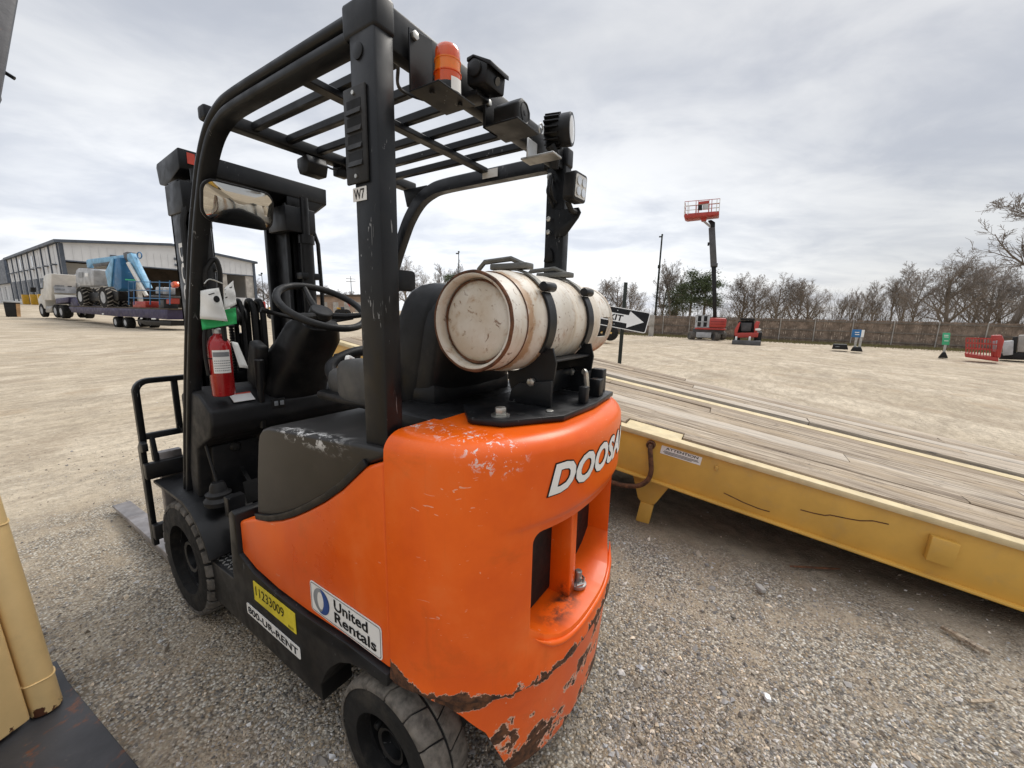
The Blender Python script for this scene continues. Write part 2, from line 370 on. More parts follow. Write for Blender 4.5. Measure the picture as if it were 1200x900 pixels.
def yellow(name, base, chip=.72, dark=(.06, .035, .02), lowchip=False):
    m = Mat(name, base, .42, coat=.1); m.color(m.mix(m.mr(m.noise(2.5, 6, .6), .3, .7), tuple(c*.86 for c in base), tuple(min(1, c*1.1) for c in base)))
    m.over(m.math('MULTIPLY', m.mr(m.noise(8, 8, .66), .5, .76), .25), (.36, .27, .16))
    m.over(m.mr(m.noise(13, 7, .68, .4), chip, chip+.02), dark)
    if lowchip: m.over(m.mr(m.math('ADD', m.noise(24, 7, .66, .3), m.mr(m.sep()[2], .055, .16, .16, -.2, False)), .60, .62), (.10, .035, .015))
    m.rough(m.mr(m.noise(11, 4), .3, .7, .32, .55)); return m.done()
M['tryellow'] = yellow('trailer_yellow_paint', (.63, .365, .070)); M['cream'] = yellow('cream_yellow_paint', (.80, .58, .27), .735, lowchip=True)
M['machyellow'] = yellow('machine_yellow_paint', (.65, .36, .02), .8)
def wood():
    m = Mat('weathered_deck_timber', (.36, .30, .235), .85)
    info = m.N.new('ShaderNodeObjectInfo').outputs['Random']
    off = m.N.new('ShaderNodeCombineXYZ'); m._set(off.inputs[1], m.math('MULTIPLY', info, 37.0)); m._set(off.inputs[0], m.math('MULTIPLY', info, 11.0))
    add = m.N.new('ShaderNodeVectorMath'); m.L.new(m.tc, add.inputs[0]); m.L.new(off.outputs[0], add.inputs[1]); v = add.outputs[0]
    g = m.noise(14, 7, .65, .5, m.xyz((3.2, .16, 3.2), v)); g2 = m.noise(5, 6, .6, .3, m.xyz((1.2, .25, 1), v))
    m.color(m.mix(m.mr(g, .34, .64), (.14, .10, .068), (.54, .45, .34)))
    m.over(m.math('MULTIPLY', m.mr(g2, .42, .66), .65), (.40, .30, .19))
    m.over(m.math('MULTIPLY', m.mr(m.noise(16, 6, .7, 1.0, m.xyz((4, .10, 1), v)), .58, .64), .9), (.06, .045, .035))       # open cracks
    m.over(m.math('MULTIPLY', m.mr(m.noise(26, 5, .7, .3, m.xyz((1, .45, 1), v)), .60, .70), .8), (.09, .07, .05))          # gouges
    m.over(m.mr(info, .35, 1, 0, .62), (.25, .19, .135)); m.over(m.mr(info, .35, 0, 0, .5), (.58, .52, .44))
    m.bump(g, .7, .006); m.bump(m.noise(16, 6, .7, 1.0, m.xyz((4, .10, 1), v)), .4, -.004); return m.done()
M['wood'] = wood()
def ground_mat():
    m = Mat('gravel_yard', (.4, .35, .28), .95, spec=.2)
    geo = m.N.new('ShaderNodeNewGeometry').outputs['Position']; m.tc = geo
    x, y, z = m.sep()
    # loose dark crushed stone lies near the loading ramp and between the machines, pale packed clay further out
    d = m.math('SQRT', m.math('ADD', m.math('MULTIPLY', m.math('SUBTRACT', x, -.2), m.math('SUBTRACT', x, -.2)), m.math('MULTIPLY', m.math('SUBTRACT', y, -.2), m.math('SUBTRACT', y, -.2))))
    dn = m.math('ADD', d, m.math('MULTIPLY', m.math('SUBTRACT', m.noise(.75, 6, .62), .5), 9.5))
    far = m.math('MAXIMUM', m.mr(dn, 1.1, 4.6), m.math('MULTIPLY', m.mr(x, -.35, -.9, 0, .55), m.mr(m.noise(2.2, 6, .65), .40, .62)))
    n1 = m.noise(.35, 6, .6); n2 = m.noise(3, 6, .65); n3 = m.noise(60, 4, .7)
    clay = m.mix(m.mr(n1, .35, .65), (.50, .415, .30), (.66, .565, .43))
    clay = m.mix(m.math('MULTIPLY', m.mr(m.noise(1.1, 8, .7, .6, m.xyz((.35, 1.1, 1), None, (0, 0, .5))), .45, .68), .5), clay, (.27, .22, .165))
    # stones of mixed greys
    vc = m.voro(95, vec=geo, out=1); vd = m.voro(95, vec=geo, out=0); vs = m.N.new('ShaderNodeSeparateColor'); m.L.new(vc, vs.inputs[0])
    st = m.mix(m.mr(vs.outputs[0], .05, .9), (.13, .125, .118), (.60, .54, .445))
    st = m.mix(m.mr(vs.outputs[1], .86, .91), st, (.72, .69, .62)); st = m.mix(m.mr(vs.outputs[2], .8, .9), st, (.40, .31, .21))
    st = m.mix(m.mr(vd, .4, .8), st, (.25, .205, .15))
    grav = m.mix(m.mr(n2, .47, .66, 0, .75), st, (.40, .32, .23))
    sp = m.mix(m.mr(m.math('ADD', m.math('MULTIPLY', n3, .6), m.math('MULTIPLY', m.noise(14, 5, .7), .4)), .52, .66, 0, .55), clay, (.24, .20, .155))
    sp = m.mix(m.mr(m.noise(110, 2, .6), .68, .72, 0, .8), sp, (.60, .55, .46))
    fine = m.math('ADD', m.math('MULTIPLY', m.noise(22, 5, .75), .5), m.math('MULTIPLY', m.noise(5, 6, .7, .4, m.xyz((.45, 1.3, 1), None, (0, 0, .5))), .5))
    sp = m.mix(m.mr(fine, .38, .60, .60, 0), sp, (.235, .19, .14)); sp = m.mix(m.mr(fine, .55, .66, 0, .45), sp, (.66, .59, .48))
    c = m.mix(far, grav, sp)
    # sweeping wheel tracks left by turning lorries
    for (tx, ty, wv) in ((26.0, -14.0, 2.3), (-14.0, 30.0, 2.1)):
        dd = m.math('SQRT', m.math('ADD', m.math('POWER', m.math('ABSOLUTE', m.math('SUBTRACT', x, tx)), 2.0), m.math('POWER', m.math('ABSOLUTE', m.math('SUBTRACT', y, ty)), 2.0)))
        ph = m.math('FRACT', m.math('ADD', m.math('DIVIDE', dd, wv), m.math('MULTIPLY', m.noise(.16, 3), 2.2)))
        ln = m.math('MULTIPLY', m.mr(m.math('ABSOLUTE', m.math('SUBTRACT', ph, .5)), .14, .06), m.mr(m.noise(.35, 4), .44, .58))
        ln = m.math('MULTIPLY', ln, m.mr(m.noise(16, 5, .7), .3, .6, .25, 1)); sp_ = m.math('MULTIPLY', ln, m.math('MULTIPLY', far, .55)); c = m.mix(sp_, c, (.30, .235, .165))
    # brown fines where wheels turn, then those under the ramp
    m.color(m.mix(m.math('MULTIPLY', m.mr(m.noise(.9, 5, .6), .55, .72), .6), c, (.40, .305, .205)))
    m.over(m.math('MULTIPLY', m.mr(x, 1.25, 1.75, 0, .85), m.math('MULTIPLY', m.mr(y, 4.2, 3.2, 0, 1), m.mr(x, 4.6, 4.0, 0, 1))), m.mix(m.mr(m.noise(7, 7, .7), .3, .7), (.125, .098, .068), (.235, .19, .135)))  # brown fines under the trailer, painted darker to deepen its shade
    vb = m.math('SUBTRACT', 1.0, vd)
    m.bump(m.math('MULTIPLY', vb, m.mr(far, 0, 1, 1, .15)), .9, .012); m.bump(m.noise(9, 7, .7), .7, .035); m.bump(m.noise(40, 5, .7), .6, .010)
    # tyre ridges pressed in the packed ground
    w = m.N.new('ShaderNodeTexWave'); w.wave_type = 'BANDS'; w.inputs['Scale'].default_value = 3.2; w.inputs['Distortion'].default_value = 5; w.inputs['Detail'].default_value = 3; w.inputs['Detail Scale'].default_value = 1.5
    m.L.new(m.xyz((.5, 1, 1), None, (0, 0, .35)), w.inputs[0]); m.bump(m.math('MULTIPLY', w.outputs[1], m.mr(m.noise(.5, 3), .42, .6)), .35, .03)
    return m.done()
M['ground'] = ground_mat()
def stone_mat():
    m = Mat('crushed_stone', (.3, .28, .25), .9, spec=.3); a = m.N.new('ShaderNodeAttribute'); a.attribute_name = 'tint'; m.color(m.mix(m.mr(m.noise(90, 3), .3, .7, 0, .5), a.outputs[0], (.27, .23, .185), 'MIX'))
    return m.done()
M['stone'] = stone_mat()
M['grass'] = simple('dry_grass', (.16, .14, .06), .9, var=.4)
M['fence'] = simple('weathered_fence_board', (.205, .155, .118), .9, var=.4, scale=2.0, dirt=(.10, .08, .065)); M['fencerail'] = simple('fence_rail_timber', (.17, .145, .12), .9, scale=2.0)
M['fpost'] = simple('fence_post_steel', (.34, .32, .29), .7, scale=2)
M['bark'] = simple('grey_bark', (.27, .235, .205), .95, scale=2, var=.35); M['bark2'] = simple('brown_bark', (.20, .165, .135), .95, scale=2, var=.3)
M['pine'] = simple('pine_needles', (.075, .098, .042), .9, var=.5, scale=1.2)
M['shrub'] = simple('brown_scrub', (.13, .095, .06), .95, var=.4, scale=1)
M['bred'] = simple('machine_red_paint', (.40, .045, .035), .4, var=.15, scale=2); M['bgrey'] = simple('machine_grey_paint', (.075, .076, .08), .5, scale=2); M['mlight'] = simple('machine_light_grey', (.40, .41, .42), .45, scale=2)
M['bblue'] = simple('lift_blue_paint', (.018, .13, .29), .4, var=.15, scale=2); M['lblue'] = simple('boom_pale_blue', (.17, .38, .56), .4, scale=2)
M['cabwhite'] = simple('cab_white_paint', (.62, .60, .55), .4, var=.1, scale=2); M['purple'] = simple('dark_violet_paint', (.035, .028, .075), .5, scale=2)
M['siding'] = simple('white_siding', (.60, .61, .62), .55, var=.06, scale=.6); M['slate'] = simple('slate_trim', (.06, .075, .10), .5, scale=1); M['bay'] = simple('brown_bay_wall', (.075, .058, .044), .9, scale=.8)
M['conc'] = simple('concrete', (.38, .36, .33), .9, scale=1.5); M['tan'] = simple('tan_wall', (.33, .24, .18), .9, scale=.6); M['window'] = simple('dark_window_glass', (.02, .025, .03), .1, coat=.5)
M['binblack'] = simple('black_bin_plastic', (.015, .015, .015), .6, scale=3); M['boardwood'] = simple('plywood', (.42, .25, .12), .8, scale=3)
M['sgreen'] = simple('green_sign', (.05, .40, .20), .5, scale=3, var=.1); M['sblue'] = simple('blue_sign', (.02, .14, .34), .5, scale=3, var=.1)
M['darkpost'] = simple('dark_green_post', (.022, .027, .022), .6, scale=3); M['swhite'] = simple('sign_white', (.80, .80, .78), .4, var=.04)
M['rustplate'] = None
def rplate():
    m = Mat('dark_rusty_plate', (.035, .036, .040), .5, .3); m.color(m.mix(m.mr(m.noise(3, 6), .3, .7), (.025, .026, .03), (.07, .07, .075)))
    m.over(m.mr(m.noise(5.5, 8, .68, .5), .56, .64, 0, .85), (.20, .075, .035)); m.over(m.mr(m.noise(18, 7, .7), .6, .75, 0, .5), (.2, .17, .14)); m.bump(m.noise(30, 5), .3, .004); return m.done()
M['rustplate'] = rplate()

# ================================================================== SETTING
def ground():
    # rings round the yard centre: fine near, coarse far, out to the horizon
    rs = list(np.concatenate([np.linspace(.12, 6, 70), np.geomspace(6.15, 130, 75), np.geomspace(140, 2500, 16)])); ns = 220
    vs = [(-.5, -.5, 0)]; fs = []
    for r in rs:
        for k in range(ns):
            a = 2*math.pi*k/ns; x, y = -.5+r*math.cos(a), -.5+r*math.sin(a); z = gz(x, y)
            if r < 40:
                w = min(1, r/1.0)*min(1, (40-r)/10)
                z += w*(mnoise.noise((x*.5, y*.5, 0))*.016+mnoise.noise((x*1.7, y*1.7, 3))*.010+mnoise.noise((x*5, y*5, 7))*.006) - .006
            vs.append((x, y, z))
    n = len(rs)
    for k in range(ns): fs.append((0, 1+k, 1+(k+1) % ns))
    for i in range(n-1):
        for k in range(ns): fs.append((1+i*ns+k, 1+(i+1)*ns+k, 1+(i+1)*ns+(k+1) % ns, 1+i*ns+(k+1) % ns))
    me = bpy.data.meshes.new('gravel_ground'); me.from_pydata(vs, [], fs); me.polygons.foreach_set('use_smooth', [True]*len(fs))
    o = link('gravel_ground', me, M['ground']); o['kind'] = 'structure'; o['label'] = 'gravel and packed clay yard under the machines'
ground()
def stones(N, rmin, rmax, smin, smax, hd0, hd1, name, label, clump):
    th = YAW+RNG.uniform(math.radians(hd0), math.radians(hd1), N); r = 1/RNG.uniform(1/rmax, 1/rmin, N)
    x = CP[0]+r*np.sin(th); y = CP[1]+r*np.cos(th)
    keep = np.array([mnoise.noise((a*.9, b*.9, 1.3))+.45*mnoise.noise((a*2.6, b*2.6, 5)) > clump+RNG.uniform(-.35, .35) for a, b in zip(x, y)])
    keep &= ~((x > 1.45) & (x < 4.4) & (RNG.random(N) < .8))
    x, y = x[keep], y[keep]; n = len(x); s = smin*(smax/smin)**(RNG.random(n)**1.7)
    base = np.array([(1, 0, 0), (-1, 0, 0), (0, 1, 0), (0, -1, 0), (0, 0, 1), (0, 0, -1)], float)
    tri = np.array([(0, 2, 4), (2, 1, 4), (1, 3, 4), (3, 0, 4), (2, 0, 5), (1, 2, 5), (3, 1, 5), (0, 3, 5)])
    V = np.repeat(base[None], n, 0)*RNG.uniform(.65, 1.15, (n, 6, 1))+RNG.normal(0, .16, (n, 6, 3))
    V *= (s[:, None]*np.stack([RNG.uniform(.8, 1.5, n), RNG.uniform(.6, 1, n), RNG.uniform(.4, .75, n)], 1))[:, None, :]
    a = RNG.uniform(0, 2*np.pi, n); t = RNG.normal(0, .3, n); ca, sa, ct, st = np.cos(a), np.sin(a), np.cos(t), np.sin(t)
    X = V[..., 0]*ct[:, None]-V[..., 2]*st[:, None]; Z = V[..., 0]*st[:, None]+V[..., 2]*ct[:, None]; Y = V[..., 1]
    V = np.stack([X*ca[:, None]-Y*sa[:, None], X*sa[:, None]+Y*ca[:, None], Z], -1)
    zz = np.array([mnoise.noise((p*.5, q*.5, 0))*.016+mnoise.noise((p*1.7, q*1.7, 3))*.010+mnoise.noise((p*5, q*5, 7))*.006-.006 for p, q in zip(x, y)])
    V += np.stack([x, y, zz+s*.16], 1)[:, None, :]
    F = (tri[None]+6*np.arange(n)[:, None, None]).reshape(-1, 3)
    me = bpy.data.meshes.new(name); me.from_pydata(V.reshape(-1, 3).tolist(), [], F.tolist())
    g = RNG.uniform(.09, .46, n); g = np.where(RNG.random(n) < .17, RNG.uniform(.55, .8, n), g)
    wm = RNG.uniform(-.02, .24, n); colr = np.stack([g*(1+wm), g, g*(1-wm*1.2), np.ones(n)], 1)
    at_ = me.attributes.new('tint', 'FLOAT_COLOR', 'POINT'); at_.data.foreach_set('color', np.repeat(colr, 6, 0).ravel().astype(np.float32))
    o = link(name, me, M['stone']); tag(o, label, None, kind='stuff')
stones(100000, .95, 9.5, .0026, .0088, -62, 60, 'loose_gravel', 'loose crushed stones strewn over the yard beside the forklift', -.22)
stones(2600, 1.0, 7, .008, .021, -62, 60, 'coarse_gravel', 'larger grey stones scattered among the finer gravel', -.05)

# ================================================================== FORKLIFT
FK = thing('forklift', 'orange and black forklift carrying a white gas cylinder on its back', 'forklift')
A_, B_, N_ = .5, .40, 2.4
def shell(t, s=1.0):
    c, q = math.cos(t), math.sin(t)
    return -A_*math.copysign(abs(c)**(2/N_), c)*(1-(1-s)*.7), -B_*abs(q)**(2/N_)*s
def shell_x(x):                      # rear surface y and outward normal at a given x
    y = -B_*(1-abs(x/A_)**N_)**(1/N_); e = 1e-3
    y2 = -B_*(1-abs((x+e)/A_)**N_)**(1/N_); tx = Vector((e, y2-y, 0)).normalized(); return y, Vector((tx.y, -tx.x, 0))
def counterweight():
    nt = 140; t0 = math.asin((.02/B_)**(N_/2)); ts = [t0+(math.pi-2*t0)*i/nt for i in range(nt+1)]
    def zb(y):
        pts = [(0, .432), (-.12, .445), (-.19, .43), (-.225, .40), (-.275, .335), (-.305, .235), (-.322, .165), (-.5, .15)]
        for (a, za), (b, zc) in zip(pts, pts[1:]):
            if b <= y <= a: return za+(zc-za)*(a-y)/(a-b)
        return .15
    rows = []; nb = 8
    for i in range(nb+1): rows.append(('b', i/nb))
    rows += [('z', z) for z in (.455, .462, .475, .50, .54, .58, .62, .66, .72, .78, .84, .88, .905, .915, .925, .935, .95, 1.0, 1.05, 1.085)]
    R = .050
    for k in range(1, 9): a = math.pi/2*k/8; rows.append(('f', a))
    loops = []
    for kind, q in rows:
        L = []
        for t in ts:
            x, y = shell(t)
            if kind == 'b':
                lo = zb(y); z = lo+(.447-lo)*q; s = .985-.055*max(0, (.447-z)/.3); x, y = shell(t, s)
            elif kind == 'z':
                z = q; s = 1.0
                if z < .50: s = 1.0+.012*math.exp(-((z-.462)/.012)**2)
                x, y = shell(t, s)
                fade = sstep((.43-abs(x))/.16)*sstep((.93-z)/.02)*sstep((z-.50)/.08)
                y += .016*fade
            else:
                s = 1-R*(1-math.cos(q))/.42; z = 1.098+R*math.sin(q); x, y = shell(t, s); x *= 1-(1-s)*.3
                if abs(y) < .021: y = min(y, -.02)
            L.append((x, min(y, -.02) if True else y, z))
        loops.append(L)
    mb = MB(); n = nt+1; vs = [p for L in loops for p in L]; fs = []
    for i in range(len(loops)-1):
        for k in range(n): fs.append((i*n+k, i*n+(k+1) % n, (i+1)*n+(k+1) % n, (i+1)*n+k))
    b = len(vs); vs += [(0, -.15, .32), (0, -.12, 1.150)]
    m = len(loops)-1
    for k in range(n): fs.append((b, (k+1) % n, k)); fs.append((b+1, m*n+k, m*n+(k+1) % n))
    mb.add(vs, fs); o = mb.build('counterweight', M['orange_cw'], None, sharp=34)
    # the deep opening for the radiator air
    pts = []
    for i in range(13): x = -.295+.59*i/12; pts.append((x, .532+.085*(abs(x)/.295)**4))
    pts += arc((.265, .862), .03, 0, math.pi/2, 5, lambda a, c: (a, c)); pts += arc((-.265, .862), .03, math.pi/2, math.pi, 5, lambda a, c: (a, c))
    cu = MB().prism(pts, 'y', -.7, -.13).build('cutter', M['orange_cw'], None, smooth=False)
    md = o.modifiers.new('opening', 'BOOLEAN'); md.object = cu; md.operation = 'DIFFERENCE'; md.solver = 'EXACT'
    bpy.context.view_layer.update(); dg = bpy.context.evaluated_depsgraph_get(); me = bpy.data.meshes.new_from_object(o.evaluated_get(dg))
    bpy.data.objects.remove(cu); bpy.data.objects.remove(o)
    bm = bmesh.new(); bm.from_mesh(me); bmesh.ops.remove_doubles(bm, verts=bm.verts, dist=1e-5)
    es = []
    for e in bm.edges:
        if len(e.link_faces) == 2 and e.calc_face_angle(0) > math.radians(50):
            c = (e.verts[0].co+e.verts[1].co)/2
            if .5 < c.z < .93 and c.y < -.30 and abs(c.x) < .31: es.append(e)
    if es: bmesh.ops.bevel(bm, geom=es, offset=.007, segments=2, profile=.5, affect='EDGES', clamp_overlap=True)
    bm.to_mesh(me); bm.free()
    me.polygons.foreach_set('use_smooth', [True]*len(me.polygons)); me.set_sharp_from_angle(angle=math.radians(36)); me.name = 'counterweight'
    me.materials.clear(); o = link('counterweight', me, M['orange_cw'], FK, 'chipped orange rear counterweight'); return o
CW = counterweight()
bx('void_sheet', (-.293, -.252, .540), (.293, -.246, .889), M['ink'], FK, .001)  # plain black sheet put in for the darkness of the void behind the opening
MB().prism([(-.325, .50), (-.20, .50), (-.20, .90), (-.322, .90)], 'x', -.026, .020).build('mullion', M['orange_cw'], FK, .008)
lip = []
for i in range(41):
    x = -.286+.572*i/40; yy, nn = shell_x(x); lip.append((x, yy+.005, .532+.085*(min(1, abs(x)/.295))**4-.022))
MB().tube(lip, [.001, .003, .005, .007]+[.009]*33+[.007, .005, .003, .001], 10).build('ledge_lip', M['orange_cw'], FK)
# tow pin on the ledge
pin = MB().lathe([(0, .026), (.006, .030), (.014, .030), (.020, .022), (.020, .0125), (.055, .0125), (.058, .010)], (.04, -.325, .534), (.05, 0, 1), 18).build('tow_pin', M['steel'], FK)
MB().tube([(.01, -.335, .558), (.03, -.35, .560), (.06, -.34, .558), (.075, -.32, .556)], .004, 6).build('clip', M['zinc'], pin)
# brand letters across the back
def shell_text():
    v, f = text2d('DOOSAN', .045, .24, 1.06); lo, hi = v.min(0), v.max(0)
    def put(v, f, off, name, mat):
        bm = bmesh.new(); vv = [bm.verts.new((p[0], p[1], 0)) for p in v]
        for q in f:
            try: bm.faces.new([vv[i] for i in q])
            except ValueError: pass
        bmesh.ops.bisect_plane
        for k in range(1, 48):
            xx = lo[0]+(hi[0]-lo[0])*k/48
            bmesh.ops.bisect_plane(bm, geom=bm.verts[:]+bm.edges[:]+bm.faces[:], plane_co=(xx, 0, 0), plane_no=(1, 0, 0))
        for w in bm.verts:
            x = -.272+(w.co.x-lo[0])/(hi[0]-lo[0])*.55; z = .992+(w.co.y-lo[1])/(hi[1]-lo[1])*.082
            y, nn = shell_x(x); w.co = Vector((x, y, z))+nn*off
        bmesh.ops.recalc_face_normals(bm, faces=bm.faces)
        me = bpy.data.meshes.new(name); bm.to_mesh(me); bm.free(); return link(name, me, mat, FK)
    v2, f2 = text2d('DOOSAN', .078, .24, 1.06)
    put(v2, f2, .0012, 'lettering_outline', M['ink']); put(v, f, .0024, 'lettering', M['white'])
shell_text()

# ---- side panels, hood, chassis
low = [(-.02, .478), (.16, .478), (.39, .462), (.57, .460), (.733, .474), (.836, .505)]
top_ = [(.834, .636), (.80, .652), (.695, .690), (.60, .712), (.509, .747), (.43, .785), (.346, .832), (.25, .890), (.162, .952), (.10, 1.005), (.053, 1.045), (-.018, 1.075)]
def mirrorx(fn):
    for s in (-1, 1): fn(s)
def side(s):
    MB().prism(low+top_, 'x', s*.500, s*.43).build('side_panel', M['orange'], FK, .010, 3)
    MB().sweep([(s*.497, y, z+.012) for y, z in top_[2:-1]], [(-.006, -.011), (.006, -.011), (.006, .011), (-.006, .011)], (1, 0, 0)).build('hood_seal', M['plastic2'], FK, .003)
mirrorx(side)
hood = [(.05, 1.05), (.10, 1.016), (.162, .966), (.25, .905), (.346, .847), (.43, .80), (.509, .762), (.60, .727), (.70, .706), (.672, .87), (.645, .99), (.632, 1.018), (.608, 1.040), (.57, 1.054), (.45, 1.066), (.05, 1.100), (-.015, 1.104), (-.015, 1.08)]
MB().prism(hood, 'x', -.493, .493).build('engine_hood', M['hood'], FK, .034, 5, label='charcoal moulded hood under the seat, scuffed along its top edge')
bx('hood_cowl', (-.34, -.06, 1.09), (.36, .22, 1.150), M['plastic2'], FK, .02)
for s in (-1, 1):
    g = MB(); g.prism([(1.16, .366), (1.20, .18), (.70, .176), (.310, .172), (.316, .235), (.275, .31), (.244, .345), (.205, .38), (.15, .408), (.09, .422), (-.018, .430), (-.018, .470), (.16, .470), (.39, .454), (.57, .452), (.737, .466), (.842, .50), (.842, .665), (.868, .675), (.898, .655), (.915, .364)], 'x', s*.512, s*.40); g.build('chassis', M['black2'], FK, .006)
bx('underframe', (-.34, -.12, .16), (.34, 1.45, .44), M['black2'], FK, .01)
g = MB(); g.box((-.405, .45, .40), (.405, 1.35, .462)); g.box((-.42, .0, .44), (.42, .80, .70)); g.build('floor_frame', M['black2'], FK, .004)
bx('floor_mat', (-.36, .80, .463), (.36, 1.24, .472), M['rubber'], FK, .004)
g = MB()
for i in range(9): g.box((-.34, .84+i*.042, .472), (.34, .853+i*.042, .477))
g.build('mat_rib', M['rubber'], FK)
def step(s):
    st = bx('step_plate', (s*.50, .918, .352), (s*.395, 1.158, .366), M['black2'], FK, .002); g = MB()
    for i in range(9):
        for j in range(5):
            c = (s*(.412+j*.019), .935+i*.025, .367); d = .008; sg = 1 if (i+j) % 2 else -1
            g.obox(c, (d*.7, d*.7*sg, 0), (-.0022*sg, .0022, 0), (0, 0, .0012))
    g.build('tread_pattern', M['steel'], st)
mirrorx(step)
def fender(s):
    ao = [math.radians(a) for a in (20, 35, 50, 65, 80)]; pts = [(1.70, .572), (1.70, .586)]+[(1.388-.318*math.cos(a), .275+.312*math.sin(a)) for a in ao[::-1]]+[(1.388-.302*math.cos(a), .275+.296*math.sin(a)) for a in ao]
    MB().prism(pts, 'x', s*.528, s*.30).build('front_fender', M['black2'], FK, .004)
mirrorx(fender)
# decals on the side
def decal(y0, z0, w, h, mat, x=-.5135, r=.004, border=None):
    mb = MB(); pts = rrect(w, h, r); o = plate(mb, pts, (x, y0-w/2, z0+h/2), (0, -1, 0), (0, 0, 1), .0014).build('decal', mat, FK, smooth=False); return o
d = decal(.732, .358, .290, .080, M['yellowtag'], r=.002); letters('lettering', '11233009', M['ink'], d, (-.5135, .715, .385), (0, -1, 0), (0, 0, 1), .20, .038, off=.0026)
letters('lettering', 'RENT', M['ink'], d, (-.5135, .49, .364), (0, -1, 0), (0, 0, 1), .035, .010, off=.0026)
d = decal(.807, .266, .380, .047, M['white'], r=.008); letters('lettering', '800-UR-RENT', M['ink'], d, (-.5135, .795, .275), (0, -1, 0), (0, 0, 1), .355, .029, bold=.018, off=.0026)
def ur_decal(s=-1):
    X = -.5012; y0, z0, w, h = .356, .490, .346, .106; d = decal(y0, z0, w, h, M['white'], X, .012)
    o = Vector((X, y0, z0)); ex, ey = Vector((0, -1, 0)), Vector((0, 0, 1)); nn = ex.cross(ey)
    def shp(pts, off, mat, name):
        mb = MB(); mb.add([o+ex*a+ey*b+nn*off for a, b in pts], [tuple(range(len(pts)))]); mb.build(name, mat, d, smooth=False)
    def ring(w_, h_, r, t, off):
        a = rrect(w_, h_, r); b = rrect(w_-2*t, h_-2*t, r-t); n = len(a); mb = MB()
        mb.add([o+ex*(p[0]+w/2)+ey*(p[1]+h/2)+nn*off for p in a+b], [(i, (i+1) % n, n+(i+1) % n, n+i) for i in range(n)]); mb.build('border', M['ink'], d, smooth=False)
    ring(w-.008, h-.008, .010, .0018, .0022)
    c = (.060, .054); r = .043
    shp([(c[0]+r*math.cos(t), c[1]+r*math.sin(t)) for t in np.linspace(0, 2*math.pi, 40)[:-1]], .0020, M['greyprint'], 'emblem')
    # blue crescent on the right of the disc, pale lens between
    outer = [(c[0]+r*math.cos(t), c[1]+r*math.sin(t)) for t in np.linspace(-1.9, 1.75, 24)]
    inner = [(c[0]-.006+.017*math.cos(t), c[1]+.002+.040*math.sin(t)) for t in np.linspace(1.5, -1.5, 20)]
    shp(outer+inner, .0026, M['blue'], 'emblem'); shp([(c[0]-.003+.0165*math.cos(t), c[1]+.002+.030*math.sin(t)) for t in np.linspace(0, 2*math.pi, 28)[:-1]], .0030, M['white'], 'emblem')
    letters('lettering', 'United', M['ink'], d, tuple(o+ex*.128+ey*.058), ex, ey, .160, .036, bold=.022, off=.0026)
    letters('lettering', 'Rentals', M['ink'], d, tuple(o+ex*.128+ey*.016), ex, ey, .195, .036, bold=.022, off=.0026)
ur_decal()

# ---- wheels
def wheel(cx, cy, r, w, name, lugs, s, rim_r, fill=.86, tm='tread'):
    root = MB().lathe([(-w/2, rim_r), (-w/2, r*.86), (-w/2+.012, r*.955), (-w*.32, r*.975), (w*.32, r*.975), (w/2-.012, r*.955), (w/2, r*.86), (w/2, rim_r)], (cx, cy, r), (1, 0, 0), 56, closed=True).build(name, M['rubber'], FK)
    g = MB(); dt = 2*math.pi/lugs
    for side_ in (-1, 1):
        for i in range(lugs):
            a0 = i*dt+(.5*dt if side_ > 0 else 0)+.05*dt; a1 = a0+fill*dt; sl_ = .10*dt
            vs = []; nn = 5
            for k in range(nn+1):
                a = a0+(a1-a0)*k/nn
                for xx, rr, da in ((side_*.004, r*.965, sl_), (side_*.004, r, sl_), (side_*(w/2-.020), r, -sl_), (side_*(w/2-.003), r*.965, -sl_), (side_*(w/2-.001), r*.90, -sl_)):
                    vs.append((cx+xx, cy+rr*math.cos(a+da), r+rr*math.sin(a+da)))
            fs = [(k*5+j, k*5+(j+1) % 5, (k+1)*5+(j+1) % 5, (k+1)*5+j) for k in range(nn) for j in range(5)]+[(0, 1, 2, 3, 4), tuple(nn*5+j for j in (4, 3, 2, 1, 0))]
            g.add(vs, fs)
    g.build('tread', M[tm], root, .0015, 1)
    rim = MB().lathe([(0, 0), (0, rim_r*.34), (.025, rim_r*.36), (.028, rim_r*.45), (-.006, rim_r*.52), (-.010, rim_r*.78), (-.035, rim_r*.90), (.012, rim_r*.93), (.016, rim_r*1.01), (-.10, rim_r*1.01)], (cx+s*(w/2-.055), cy, r), (s, 0, 0), 40).build('rim', M['black2'], root)
    for k in range(6):
        g = MB(); a = k*math.pi/3; p = Vector((cx+s*(w/2-.068), cy+rim_r*.66*math.cos(a), r+rim_r*.66*math.sin(a))); g.cyl(p, p+Vector((s*.03, 0, 0)), .011, n=6); g.build('wheel_nut', M['plastic'], rim, .001, 1)
    return root
for s in (-1, 1):
    wheel(s*.443, 1.388, .275, .18, 'front_wheel', 26, s, .165, .80)
    wheel(s*.452, 0.0, .206, .14, 'rear_wheel', 15, s, .118, .945, 'dust_tread')

